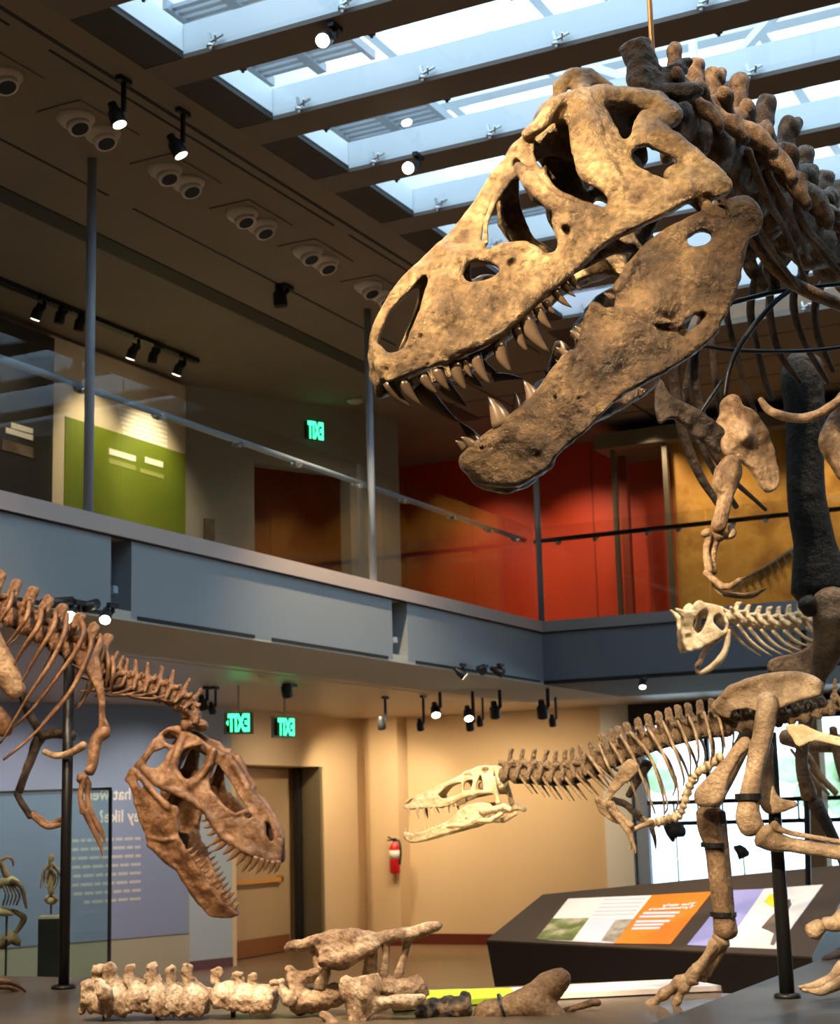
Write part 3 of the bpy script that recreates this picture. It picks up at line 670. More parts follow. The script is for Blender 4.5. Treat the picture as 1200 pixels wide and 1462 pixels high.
def plate(name, fr, outline, m, parent, t=.012, h=.008, holes=(), ctrl=(), chains=(), noise=.004, osm=3, k=.012, side=1):
    """flat bone lying in the frame's side plane; chains add ridges and rims"""
    ws = [p[2] for p in outline]+[p[2] for p in ctrl]+[p[2] for c in chains for p in c[0]]
    b = Bone(fr, list(outline)+[p for c in chains for p in c[0]], h, max(ws)+.08+t, .07, False, min(ws)-.08-t)
    b.shell(outline, holes, ctrl, t, k, .02, .01, osm)
    for c in chains: b.chain(c[0], c[1], .03, sym=False)
    if noise: b.noise(noise, 25, 3)
    return b.mesh(name, m, parent)
def longbone(name, pts3, radii, m, parent, flat=1., fdir=None, n=14, sub=5, rough=.06, seed=0):
    """tapered bone through 3D points with knobbly surface"""
    p = catmull(pts3, sub); r = np.interp(np.linspace(0, 1, len(p)), np.linspace(0, 1, len(radii)), radii)
    # cap the ends round
    t0 = p[0]-p[1]; t0 /= np.linalg.norm(t0)+1e-9; t1 = p[-1]-p[-2]; t1 /= np.linalg.norm(t1)+1e-9
    p = np.vstack([p[:1]+t0*r[0]*.55, p[:1]+t0*r[0]*.35, p, p[-1:]+t1*r[-1]*.35, p[-1:]+t1*r[-1]*.55]); r = np.concatenate([[r[0]*.35, r[0]*.78], r, [r[-1]*.78, r[-1]*.35]])
    mb = MB(); mb.tube(p, r, n, flat, fdir)
    V = np.array(mb.v); rs = np.random.RandomState(seed+len(p)); c = np.repeat(p, n, 0); d = V-c
    V = c+d*(1+vnoise(V*1.0+5, .55/max(r.mean(), .004), seed)[:, None]*2*rough*2); mb.v = [tuple(q) for q in V]
    return mb.build(name, m, parent, True)
def trace(fr, pts): return [fr.w(*p) for p in pts]
def bone_px(name, fr, pts, m, parent, flat=1., fdir=None, **kw):
    """pts: (px, py, radius px, w)"""
    return longbone(name, [fr.w(p[0], p[1], p[3]) for p in pts], [fr.px2m(p[0], p[1], p[2], p[3]) for p in pts], m, parent, flat, fr.l if fdir is None and flat != 1. else fdir, **kw)

# ---- vertebra and rib stock (local axes: x along the spine towards the head, z up, y sideways; unit = centrum length)
class _L:
    """identity frame for stock shapes"""
    def uvw(s, x, y, z=0.): return np.array([x, y, z])
    def px2m(s, x, y, r, w=0.): return r
    def P(s, a): return a
def stock(kind, seed, m):
    f = _L(); b = Bone(f, [(-.8, -.7, 0), (.8, {'neck': 1.55, 'back': 1.8, 'tail': 1.5, 'axis': 1.9}[kind], 0)], .045, 1.15, .1)
    # here u = along spine, v = up, w = sideways
    b.chain([(-.44, 0, 0), (-.2, .02, 0), (.2, .02, 0), (.46, 0, 0)], [.44, .31, .31, .43], .12)
    b.chain([(-.1, .45, .12), (.1, .5, .12)], .20, .12)
    b.cut([(-.9, .0, 0), (-.62, 0, 0)], [.30, .26], .05)
    if kind == 'neck':
        b.chain([(0, .55, 0), (-.06, .95, 0), (-.12, 1.22, 0)], [.24, .18, .17], .12)
        b.chain([(-.12, 1.2, .05), (-.22, 1.32, .12)], [.14, .09], .08)
        b.chain([(.15, .5, .2), (.62, .62, .42)], [.18, .13], .12); b.chain([(-.15, .5, .2), (-.50, .70, .36)], [.18, .13], .10)
        b.chain([(.05, .35, .3), (-.05, .1, .75), (-.1, -.12, .9)], [.18, .15, .11], .14)
    elif kind == 'axis':
        b.chain([(.1, .55, 0), (-.05, 1.3, 0), (-.1, 1.75, .1)], [.26, .26, .17], .15, (0, 1.5)); b.chain([(-.2, .7, .1), (-.6, 1.05, .35), (-.8, 1.25, .45)], [.22, .2, .13], .15)
        b.chain([(.05, .35, .3), (-.05, .1, .7)], [.2, .15], .14)
    elif kind == 'back':
        b.chain([(.1, .6, 0), (-.02, 1.05, 0), (-.06, 1.42, 0)], [.22, .22, .24], .1); b.chain([(-.16, .6, 0), (-.24, 1.05, 0), (-.26, 1.42, 0)], [.20, .20, .22], .1); 
        b.chain([(.0, .6, .15), (-.1, .85, .6), (-.16, .92, .92)], [.2, .15, .13], .12)
        b.chain([(.15, .55, .16), (.55, .66, .2)], [.15, .11], .1); b.chain([(-.15, .55, .16), (-.58, .66, .18)], [.15, .11], .1)
    else:
        b.chain([(0, .5, 0), (-.2, 1.0, 0), (-.3, 1.32, 0)], [.16, .13, .13], .12); b.chain([(0, .3, .2), (-.1, .3, .8)], [.15, .10], .1)
    b.noise(.09, 3.1, seed).noise(.07, 8., seed+3)
    F = b.F.copy(); V, Q = surfnets(F, b.lo, b.h); V, Q = biggest(V, Q); V = V[:, [0, 2, 1]]*np.array([1, -1, 1])
    return fastmesh('_data', V, Q, m, None, np.zeros(3))
STOCK = {}
def vert_mesh(kind, seed, m):
    k = (kind, seed, m)
    if k not in STOCK: STOCK[k] = stock(kind, seed, m)
    return STOCK[k]
def basis(p, t, up, s):
    """matrix at p with x along t, z near up; s = (sx, sy, sz)"""
    t = np.array(t)/np.linalg.norm(t); y = np.cross(up, t); y /= np.linalg.norm(y); z = np.cross(t, y)
    return Matrix([[t[0]*s[0], y[0]*s[1], z[0]*s[2], p[0]], [t[1]*s[0], y[1]*s[1], z[1]*s[2], p[1]], [t[2]*s[0], y[2]*s[1], z[2]*s[2], p[2]], [0, 0, 0, 1]])
def spine(path, n, kinds, m, parent, up=(0, 0, 1), name='vertebra', hs=1., ws=1., gap=1.0, jit=.04, seeds=(1, 2, 3), s0=None, s1=None):
    """n vertebrae along path (3D, head first); returns [(pos, tangent, size)]"""
    p = catmull(path, 16); d = np.concatenate([[0], np.cumsum(np.linalg.norm(np.diff(p, axis=0), axis=1))]); L = d[-1]
    r = 1. if s0 is None else s1/s0; wts = np.linspace(1, r, n); ed = np.concatenate([[0], np.cumsum(wts)])/wts.sum()*L; out = []
    rs = random.Random(n)
    for i in range(n):
        a, b = [np.array([np.interp(e, d, p[:, j]) for j in range(3)]) for e in (ed[i], ed[i+1])]
        c = (a+b)/2; t = a-b; sz = np.linalg.norm(t)/1.0; u = np.array(up(i/(max(n-1, 1))) if callable(up) else up, float)
        u = u+np.array([rs.gauss(0, jit) for _ in range(3)])
        k = kinds(i/(max(n-1, 1))) if callable(kinds) else kinds
        H = hs(i/(max(n-1, 1))) if callable(hs) else hs; Wd = ws(i/(max(n-1, 1))) if callable(ws) else ws
        place(name, vert_mesh(k, seeds[i % len(seeds)], m), basis(c, t, u, (sz*gap, sz*Wd, sz*H)), parent); out.append((c, t/np.linalg.norm(t), sz))
    return out
# ================================================================== the big skull and its skeleton
AF = Frame(800, 400, 4.95, 11)
ad = thing('tyrannosaur_skeleton', at(1238, 1372, 9.3), 'largest bronze brown dinosaur skeleton, huge open jawed skull hanging high in front of the skylight', 'skeleton', 'tyrannosaur skeletons')
W0 = .02
SK = [(542,538,.045),(530,507,.015),(528,488,.006),(532,468,.004),(546,436,.004),(567,404,.005),(601,371,.008),(641,335,.012),(669,300,.018),(691,263,.03),(713,232,.045),(736,205,.07),(753,191,.10),(768,186,.13),
      (775,165,.145),(790,146,.14),(815,133,.12),(845,128,.11),(880,129,.11),(920,135,.11),(950,142,.13),(966,154,.16),(968,172,.18),(958,184,.19),(952,190,.22),(972,203,.24),(998,224,.27),(1028,250,.30),(1040,268,.31),
      (1028,282,.31),(1010,276,.31),(990,284,.30),(950,303,.28),(910,322,.25),(870,341,.22),(848,356,.20),(838,374,.19),(815,392,.185),(789,414,.18),(761,437,.172),(730,466,.165),(696,491,.155),(662,508,.14),(633,519,.13),(599,530,.11),(570,541,.095),(555,545,.09)]
NAR = [(609,393,.06),(588,410,.05),(570,431,.04),(549,459,.035),(541,479,.04),(545,495,.05),(562,502,.065),(576,496,.075),(585,473,.075),(597,445,.075),(606,420,.07)]
MXF = [(664,391,.13),(670,377,.13),(684,371,.13),(701,376,.13),(713,388,.13),(704,397,.13),(687,401,.13),(673,400,.13)]
AOF = [(744,256,.12),(733,251,.11),(719,268,.10),(705,288,.10),(695,317,.11),(693,341,.12),(699,360,.13),(710,362,.14),(723,350,.14),(747,349,.15),(765,359,.15),(779,371,.16),(794,364,.17),(795,345,.17),(789,317,.16),(779,299,.15),(760,284,.14),(749,270,.13)]
ORB = [(775,176,.17),(800,167,.17),(814,175,.17),(819,205,.18),(823,222,.19),(829,244,.20),(842,261,.20),(861,275,.21),(865,292,.21),(854,300,.20),(840,290,.20),(814,279,.19),(798,268,.18),(785,250,.17),(775,226,.17),(771,200,.17)]
STF = [(861,152,.12),(884,147,.13),(905,146,.13),(926,158,.14),(915,164,.16),(913,174,.17),(905,187,.18),(900,200,.19),(888,201,.19),(877,184,.17),(866,167,.14)]
LTF = [(908,206,.21),(926,209,.22),(953,220,.24),(969,227,.25),(976,243,.26),(968,256,.27),(951,259,.27),(934,250,.26),(917,237,.24),(904,222,.22)]
CT = [(640,450,.145),(600,470,.10),(690,440,.16),(740,415,.175),(800,380,.20),(660,370,.12),(640,400,.11),(730,300,.10),(800,350,.205),(850,320,.225),(900,290,.25),(950,275,.285),(860,230,.20),(885,215,.20),(850,180,.19),(830,150,.165),(990,255,.29),(940,200,.225),(770,260,.165),(810,300,.19),(700,250,.06),(620,380,.05),(930,150,.12),(900,138,.10)]
b = Bone(AF, SK+[(560,600,0),(1060,300,.3),(838,104,-.18)], .0055, .44, .07)
b.shell(SK, [NAR, MXF, AOF, ORB, STF, LTF], CT, .017, .014, .012, .010)
mid = lambda *p: [(x, y, 0.) for x, y in p]
# roof of the snout and head, palate, brain case
b.chain(mid((536,486),(546,452),(572,412),(606,380),(648,348),(680,312),(702,276),(722,246),(744,220)), [5,4.5,5,8,11,12,13,14,15], .015, (2, 1.9))
b.chain(mid((744,222),(776,202),(806,174),(850,156),(900,160),(945,172)), [16,18,24,24,22,18], .03, (2, 2.4))
b.chain(mid((800,198),(830,208),(866,226)), [22,26,26], .03, (2, 1.2))
b.chain(mid((872,222),(892,245),(900,275)), [22,26,26], .04, (2, 1.2))
b.chain(mid((580,530),(640,500),(700,470),(760,430)), [10,12,12,10], .04, (2, 2.6))
b.chain([(540,500,.03),(550,522,.05)], [7,11], .02)
# thick rims and bosses
b.chain([(752,192,.125),(772,178,.165),(790,150,.165),(820,136,.15)], [8,11,9,7], .014)
b.chain([(742,238,.12),(760,262,.165),(790,290,.19),(820,300,.205),(850,304,.215),(835,318,.215)], [8,12,12,11,9,7], .014)
b.chain([(838,168,.175),(850,205,.20),(868,240,.215),(884,268,.235)], [11,12,11,12], .025)
b.chain([(845,140,.13),(890,137,.12),(935,144,.14),(962,164,.17)], [8,8,11,13], .03)
b.chain([(921,163,.16),(911,177,.19),(905,194,.205)], [6,7,4], .02)
b.chain([(905,205,.21),(938,188,.215),(962,198,.235),(990,222,.265),(1024,252,.30)], [7,10,11,10,9], .025)
b.chain([(975,262,.29),(1005,266,.30),(1034,266,.31)], [13,12,9], .03); b.chain([(955,281,.285),(985,276,.30)], [5,6], .02)
b.chain([(640,500,.15),(700,478,.17),(760,428,.185),(812,384,.2),(862,340,.225),(930,300,.275),(980,276,.30)], [11,11,10,10,11,13,11], .03)
b.chain([(700,361,.14),(720,354,.15),(748,354,.16),(770,368,.17),(800,364,.19)], [5,8,7,6,7], .02)
b.chain([(694,345,.125),(694,318,.115),(706,286,.105),(730,252,.10)], [4,4,4,4], .012)
b.chain([(796,318,.18),(805,345,.195),(806,365,.2)], [7,8,10], .02)
b.pit(812, 327, 10, .01, .010); b.pit(815, 332, 8, .01, .008); b.chain([(811,313,.205),(822,325,.21),(818,342,.21)], [4,4,4], .02)
b.pit(738, 234, 6.5, .01, .0); b.pit(732, 376, 6, .012, .006); b.cut([(672,393,.10),(664,401,.10)], [5, 4], .015)
# pterygoids and quadrate behind the cheek
b.chain([(846,352,.16),(880,336,.12),(915,352,.10),(932,372,.11)], [8,11,13,7], .03); b.chain([(905,275,.05),(900,310,.08),(885,340,.11)], [22,17,11], .04)
b.chain([(960,250,.22),(985,275,.26),(1010,300,.29),(1030,310,.30)], [12,11,12,12], .03); b.chain([(960,270,.17),(925,330,.11),(840,372,.09),(790,400,.07)], [9,8,8,8], .03)
# nutrient pits along the lip
rs = random.Random(2)
for x, y in ((553,528),(566,516),(580,512),(596,514),(616,510),(637,508),(655,502),(676,495),(700,482),(722,466),(745,448),(612,520),(630,497),(650,488),(690,470),(584,497),(567,524),(603,480),(760,432),(782,414)): b.pit(x, y, rs.uniform(2.4, 3.8), .004, .012)
# nuchal crest lobes of the far side, seen against the sky
b.chain([(764,196,-.10),(771,176,-.15),(780,158,-.17),(800,140,-.17)], [6,11,12,9], .03, sym=False); b.chain([(800,180,-.06),(785,168,-.14)], [14,11], .03, sym=False)
b.chain([(798,124,-.17),(818,110,-.18),(840,112,-.18),(866,128,-.16)], [9,13,14,12], .03, sym=False); b.chain([(830,160,-.06),(832,136,-.12),(834,118,-.17)], [16,16,13], .03, sym=False)
b.noise(.006, 11, 4).noise(.0036, 34, 5).noise(.0026, 80, 8)
skull = b.mesh('skull', 'bone_bronze', ad)
UT = [((558,548,.06),(590,583,.05),9),((578,546,.085),(604,580,.08),8),((606,537,.10),(627,563,.10),8),((627,529,.115),(643,558,.115),9),((652,520,.13),(668,559,.13),10),((681,510,.145),(702,550,.145),9),((664,515,.138),(676,540,.138),6),((714,492,.155),(732,533,.155),11),((740,470,.162),(755,503,.162),9),((752,455,.17),(787,505,.17),12),((770,443,.175),(790,471,.175),8),((780,432,.178),(794,449,.178),6),((794,416,.182),(817,439,.182),7),((805,404,.185),(823,424,.185),6),((816,396,.19),(831,415,.19),6)]
for bb, tt, r in UT: tooth(AF, bb, tt, r, 'tooth_brown', skull)
for bb, tt, r in [((602,556,-.06),(655,603,-.07),14),((634,548,-.08),(667,580,-.09),11),((668,535,-.11),(690,553,-.12),8),((690,520,-.13),(714,536,-.14),7),((708,540,-.13),(748,541,-.14),7)]: tooth(AF, bb, tt, r, 'tooth_brown', skull, .1)
# lower jaw
JW = [(664,655,.02),(671,640,.035),(690,626,.055),(724,602,.085),(752,584,.11),(775,557,.13),(803,526,.15),(819,501,.165),(829,473,.175),(834,450,.18),(844,436,.19),(854,434,.195),(864,445,.2),(877,442,.21),(880,416,.215),(888,400,.22),(900,383,.225),(920,359,.235),(941,341,.25),(969,324,.27),(1000,308,.29),(1028,290,.31),(1045,282,.32),(1066,282,.32),(1081,294,.32),(1088,316,.32),(1083,333,.315),(1066,340,.31),(1057,358,.305),(1053,392,.30),(1046,420,.29),(1032,449,.28),(1020,478,.265),(996,500,.25),(965,521,.235),(930,540,.215),(897,556,.20),(872,578,.185),(842,611,.155),(804,643,.12),(769,675,.085),(735,692,.055),(702,690,.03),(687,684,.02),(672,669,.015)]
EMF = [(1005,446,.28),(992,452,.275),(980,462,.27),(971,475,.265),(981,479,.265),(998,467,.275),(1006,456,.28)]
SAF = [(981,343,.27),(990,335,.28),(1002,331,.285),(1014,334,.29),(1014,343,.29),(998,350,.285),(984,351,.275)]
j = Bone(AF, JW+[(660,640,0)], .0055, .42, .06)
j.shell(JW, [SAF], [(760,630,.12),(820,570,.17),(870,500,.215),(950,430,.27),(1010,380,.305),(930,480,.245),(720,660,.06),(700,650,.05)], .016, .014, .012, .008)
j.chain([(676,652,.02),(720,618,.07),(755,592,.105),(780,560,.13),(812,512,.16)], [14,14,13,12,10], .03)
j.chain([(690,678,.015),(735,682,.045),(780,662,.085)], [9,13,9], .03); j.chain(mid((672,660),(690,672),(715,680)), [12,14,10], .03, (2, 1.6))
j.chain([(848,436,.2),(862,446,.21),(880,444,.225),(915,452,.25),(940,460,.262),(966,460,.275)], [6,6,5.5,5.5,5,3], .008)
j.chain([(880,412,.225),(889,398,.228),(905,374,.237),(925,352,.245),(960,328,.27),(1000,312,.298)], [6,6,6,6,7,9], .018)
j.chain([(1022,320,.31),(1042,302,.32),(1062,298,.32),(1076,308,.318)], [7,11,12,10], .02)
[j.pit(x_, y_, r_, .008, .004) for x_, y_, r_ in ((1004,449,6),(995,456,8),(985,464,8),(976,473,6),(1012,305,6),(1030,300,7))]
j.chain([(1060,345,.31),(1048,400,.30),(1030,445,.285)], [8,7,7], .03)
j.chain([(880,560,.19),(930,532,.22),(985,498,.25),(1018,470,.27)], [9,9,8,7], .03)
j.cut([(1032,305,.34)], [10], .03); j.chain([(860,520,.19),(900,470,.22),(930,440,.24)], [16,18,14], .05)
j.chain([(962,474,.20),(990,456,.215),(1018,438,.23)], [10,13,10], .012)
for i in range(10): j.pit(690+i*11.5, 640-i*8.0, 3.8, .006, .010)
for i in range(12): j.pit(700+i*14, 668-i*11+(i % 3)*5, 2.2, .004, .012)
j.noise(.007, 11, 6).noise(.004, 34, 7).noise(.0028, 80, 9)
jaw = j.mesh('lower_jaw', 'bone_bronze_shaded', ad)
for bb, tt, r in [((664,640,.025),(650,629,.025),6),((675,636,.04),(658,624,.04),7),((717,606,.08),(697,567,.08),16),((764,576,.115),(747,543,.115),12),((813,510,.155),(794,496,.155),6),((800,523,.15),(792,513,.15),4),((828,483,.17),(814,472,.17),5),((830,474,.17),(821,466,.17),4),((783,556,.13),(772,553,.13),3.5)]: tooth(AF, bb, tt, r, 'tooth_brown', jaw, -.15)
for bb, tt, r in [((684,637,-.04),(656,603,-.05),10),((740,590,-.10),(735,560,-.10),9),((790,552,-.13),(778,528,-.13),8),((808,500,-.16),(800,486,-.16),6)]: tooth(AF, bb, tt, r, 'tooth_brown', jaw, -.1)

# ---- neck, chest, arm, thigh
NK = [((940,165),(893,60),5.16),((975,180),(955,62),5.32),((1003,198),(985,84),5.52),((1030,221),(1012,98),5.76),((1059,250),(1048,103),6.08),((1087,279),(1086,134),6.34),((1114,306),(1122,168),6.62),((1145,333),(1142,208),6.94),((1176,357),(1166,244),7.28),((1208,378),(1196,262),7.64)]
PT = [at(*c, d) for c, t, d in NK]
for i, (c, tip, d) in enumerate(NK):
    p = PT[i]; t = (PT[max(i-1, 0)]-PT[min(i+1, len(NK)-1)]); sz = np.linalg.norm(t)/(2 if 0 < i < len(NK)-1 else 1)*1.02
    upv = at(*tip, d)-p; L_ = np.linalg.norm(upv); k = 'axis' if i == 0 else 'neck'
    place('vertebra', vert_mesh(k, i % 3+1, 'bone_brown' if i > 1 else 'bone_dark' if i == 0 else 'bone_brown'), basis(p, t, upv, (sz, sz*(.95 if i == 0 else .62), L_/(1.85 if i == 0 else 1.32))), ad)
def rods(lst, name, m, par, n=8, flat=1., sub=5):
    for pts, r in lst:
        P_ = [at(x, y, d) for x, y, d in pts]; rr = np.atleast_1d(r)
        rr = [q*pts[0][2]/FPX for q in (rr if len(rr) > 1 else [rr[0]]*len(pts))]
        longbone(name, P_, rr, m, par, flat, None if flat == 1. else -cf, n=n, sub=sub, rough=.05, seed=len(pts)+abs(int(pts[0][0])))
rods([([(1068,215,5.8),(1096,285,6.),(1123,331,6.2),(1154,408,6.5)],[6,6,5,4]),([(1094,243,6.1),(1127,304,6.3),(1156,370,6.6)],[6,5,4]),([(1121,260,6.4),(1152,324,6.6),(1196,372,6.9)],[6,5,4]),([(1075,312,6.),(1108,366,6.2),(1140,410,6.4)],[6,5,4]),
      ([(1002,200,5.5),(1024,247,5.6),(1047,274,5.7)],[5,5,3]),([(985,205,5.45),(1005,250,5.5),(1030,290,5.6)],[5,4,3]),([(1040,225,5.75),(1062,275,5.9),(1082,320,6.)],[6,5,4]),([(1135,300,6.6),(1165,350,6.8),(1210,400,7.)],[6,5,4])], 'neck_rib', 'bone_brown', ad)
rods([([(1050,318,6.5),(1000,405,6.6),(966,500,6.7),(970,591,6.75),(994,667,6.8),(1026,720,6.8)],[7,8,9,8,7,5]),([(1060,318,6.6),(1015,420,6.7),(992,515,6.8),(1003,590,6.85),(1030,665,6.9),(1094,728,7.)],[6,7,7,6,5,3]),
      ([(1060,325,6.7),(1010,440,6.8),(980,560,6.9),(990,612,6.9),(1021,674,6.95),(1052,724,7.)],[5,6,6,6,5,4]),([(1068,325,6.8),(1032,380,6.9),(1018,462,7.),(1021,537,7.05),(1029,592,7.1)],[5,6,5,5,3]),
      ([(1088,332,7.0),(1050,385,7.05),(1038,444,7.1),(1052,503,7.15),(1062,544,7.2),(1079,588,7.2)],[5,6,5,5,4,3]),([(1112,345,7.2),(1082,392,7.25),(1072,440,7.3),(1080,490,7.35),(1093,544,7.4),(1103,570,7.4)],[5,6,6,5,5,4]),
      ([(1132,362,7.4),(1104,402,7.45),(1100,451,7.5),(1113,503,7.55),(1144,547,7.6)],[5,6,6,6,4]),([(1162,372,7.6),(1138,405,7.65),(1134,440,7.7),(1148,487,7.75),(1183,546,7.8)],[5,6,6,5,4]),([(1190,385,7.8),(1168,420,7.8),(1165,470,7.9),(1190,530,8.)],[5,6,6,4])], 'rib', 'bone_dark', ad, 8)
rods([([(1072,338,6.3),(1108,384,6.35),(1148,413,6.45),(1214,440,6.6)],[8,9,10,10])], 'shoulder_blade', 'bone_brown', ad, 12)
CF = Frame(1060, 640, 6.5, 12)
plate('shoulder_blade', CF, [(941,543,.10),(947,560,.10),(960,571,.09),(985,580,.07),(1010,597,.05),(1034,612,.03),(1030,648,0.),(1010,636,.02),(990,622,.04),(974,604,.07),(958,598,.09),(949,602,.10),(943,604,.10),(937,586,.11),(936,560,.11)], 'bone_dark', ad, .018, .008, chains=[([(945,550,.11),(960,576,.10),(985,586,.08),(1010,602,.06)],[3,4,4,4])])
plate('coracoid', CF, [(1022,610,.02),(1029,590,.03),(1030,574,.03),(1040,566,.03),(1053,567,.03),(1060,580,.03),(1074,586,.02),(1090,606,.0),(1104,638,-.02),(1110,668,-.03),(1112,692,-.03),(1100,703,-.03),(1089,698,-.02),(1079,680,-.01),(1067,666,.0),(1050,656,.01),(1034,648,.02)], 'bone_tan', ad, .02, .008, ctrl=[(1060,620,.06)], chains=[([(1045,575,.04),(1050,610,.05)],[8,5])])
plate('coracoid', CF, [(1203,555,.0),(1188,588,.02),(1172,618,.03),(1172,640,.03),(1186,662,.02),(1205,690,.02),(1240,690,0),(1240,560,0)], 'bone_tan', ad, .02, .009)
rods([([(1086,570,6.35),(1098,585,6.33),(1120,594,6.3),(1148,597,6.3),(1176,588,6.3),(1206,566,6.32)],[4,6,7,7,7,6])], 'wishbone', 'bone_tan', ad, 12)
HF = Frame(1040, 740, 6.3, 20)
bh = plate('humerus', HF, [(1041,652,0),(1027,664,0),(1020,682,.01),(1022,700,.01),(1030,712,0),(1021,748,0),(1031,754,0),(1042,712,0),(1051,694,-.01),(1058,672,-.01),(1051,657,0)], 'bone_tan' if False else 'bone_brown', ad, .022, .007, chains=[([(1042,660,0),(1044,676,0),(1036,710,0),(1027,750,0)],[8,9,8,9])])
rods([([(1008,760,6.3),(1012,768,6.3),(1009,788,6.28),(1013,818,6.25)],[8,6,5,6])], 'radius', 'bone_brown', ad, 10)
rods([([(1030,762,6.3),(1022,772,6.32),(1017,792,6.3),(1019,818,6.28)],[10,7,6,5])], 'ulna', 'bone_brown', ad, 10); rods([([(1044,752,6.35),(1046,762,6.3),(1036,766,6.3)],[5,6,5])], 'wrist_bone', 'bone_brown', ad)
rods([([(1008,818,6.25),(1020,828,6.22),(1032,838,6.2)],[6,5,5]),([(1018,826,6.28),(1024,840,6.26),(1034,848,6.24)],[4,4,4])], 'hand_bone', 'bone_brown', ad)
rods([([(1031,838,6.2),(1046,836,6.15),(1056,829,6.1),(1066,824,6.1)],[5,5,4,.8]),([(1034,848,6.24),(1060,851,6.2),(1076,849,6.15),(1096,839,6.1)],[4,4,5,.8])], 'claw_finger', 'bone_brown', ad)
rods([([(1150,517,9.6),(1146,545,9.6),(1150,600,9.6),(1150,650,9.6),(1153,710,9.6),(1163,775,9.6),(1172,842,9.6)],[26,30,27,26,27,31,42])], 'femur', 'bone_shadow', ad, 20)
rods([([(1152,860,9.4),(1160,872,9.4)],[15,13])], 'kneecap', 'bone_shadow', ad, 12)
rods([([(1186,852,9.4),(1192,880,9.4),(1186,920,9.4),(1170,965,9.4),(1152,1030,9.4),(1145,1090,9.4),(1156,1136,9.4)],[24,30,26,13,10,9,12])], 'tibia', 'bone_brown', ad, 16)
rods([([(1164,1146,9.4),(1180,1176,9.4),(1194,1204,9.4),(1216,1262,9.35),(1236,1345,9.3)],[11,9,8,9,12])], 'foot_bone', 'bone_dark', ad, 10)
for dx in (-60, -10, 40): rods([([(1238,1350,9.3),(1238+dx*.6,1362,9.15),(1238+dx,1370,9.0)],[13,10,5])], 'toe', 'bone_dark', ad, 10)
rods([([(1045,432,6.6),(1124,414,6.8),(1215,404,7.)],[3.6]),([(1129,414,6.8),(1100,438,6.7),(1062,486,6.6),(1042,527,6.55),(1035,566,6.5)],[4]),([(1031,545,6.55),(1001,589,6.5)],[3]),([(1004,494,6.6),(1062,501,6.7),(1148,501,6.9),(1210,495,7.)],[3]),([(1078,300,6.4),(1048,420,6.6),(1043,436,6.6)],[3])], 'steel_support', 'steel_black', ad, 8)
rods([([(1088,330,6.6),(1066,345,6.6),(1072,380,6.6),(1094,410,6.6)],[10,13,11,7]),([(1110,352,6.8),(1100,380,6.8),(1108,415,6.8)],[10,12,7])], 'rib_head', 'bone_dark', ad)
q0 = at(934, 110, 5.25); q1 = at(924, 0, 5.25); dv_ = (q1-q0)/np.linalg.norm(q1-q0); m = MB(); m.tube([q0, (q0[0], q0[1], 6.5)], .009, 8)
tag(m.build('suspension_rod', 'brass'), 'thin brass rod running from the skylight down to the neck of the largest skeleton', 'rod')
# ================================================================== slender skeleton on the right, pale skull
YF = Frame(900, 1075, 7.75, -24, ws=.86)
yo = thing('tyrannosaur_skeleton', YF.w(1110, 1425, .0), 'slender young dinosaur skeleton with a pale toothy skull, striding along the right platform', 'skeleton', 'tyrannosaur skeletons')
YM = 'bone_young'
S = [(576,1152,.02),(578,1146,.02),(586,1140,.025),(600,1134,.03),(620,1124,.035),(640,1116,.04),(658,1109,.05),(664,1103,.06),(670,1101,.065),(678,1097,.06),(688,1093,.06),(700,1093,.06),(705,1097,.07),(705,1112,.09),(706,1126,.10),(708,1134,.10),(698,1133,.10),(684,1135,.09),(664,1139,.085),(648,1148,.08),(636,1152,.075),(610,1154,.06),(590,1155,.045),(581,1156,.03)]
Hs = [[(627,1136,.06),(630,1130,.06),(638,1123,.055),(648,1119,.055),(659,1118,.06),(659,1130,.075),(652,1135,.075),(642,1138,.07),(633,1140,.065)],[(663,1119,.07),(668,1114,.07),(676,1115,.075),(675,1124,.08),(670,1128,.08),(663,1128,.08)],[(680,1125,.085),(682,1114,.08),(686,1107,.075),(690,1117,.08),(690,1128,.09),(681,1129,.09)],[(690,1101,.05),(694,1096,.05),(699,1099,.06),(694,1104,.065)],[(581,1147,.02),(588,1141,.02),(591,1141,.02),(584,1148,.02)]]
b = Bone(YF, S+[(576,1152,0),(730,1140,.1)], .0032, .17, .04)
b.shell(S, Hs, [(620,1140,.06),(600,1145,.04)], .008, .008, .006, .006)
b.chain([(579,1149,0),(600,1137,0),(622,1127,0),(642,1119,0),(662,1110,0),(684,1101,0),(703,1101,0)], [2,3,4,4,5,7,7], .01, (2, 1.8)); b.chain([(706,1104,0),(712,1116,0),(716,1122,0)], [9,9,6], .01); b.chain([(700,1112,0),(690,1122,0)], [9,7], .01)
b.chain([(664,1104,.065),(671,1102,.068),(677,1105,.068)], [2.5,3,2], .006); b.chain([(662,1106,.066),(661,1120,.074),(661,1133,.082)], [2,1.8,2.4], .005); b.chain([(677,1106,.07),(678,1118,.08),(674,1130,.087)], [2,2.4,2.6], .005)
b.chain([(640,1145,.078),(664,1136,.085),(686,1131,.095),(704,1130,.10)], [3.4,3,3,3.4], .006); b.chain([(706,1112,.09),(707,1124,.10),(712,1146,.105)], [3.4,3.4,4], .008); b.chain([(690,1138,.06),(676,1142,.05),(650,1150,.03)], [4,3.4,3], .008); b.cut([(618,1135,.06)], [1.6], .003)
b.noise(.0025, 60, 3)
ys_ = b.mesh('skull', 'bone_cream', yo)
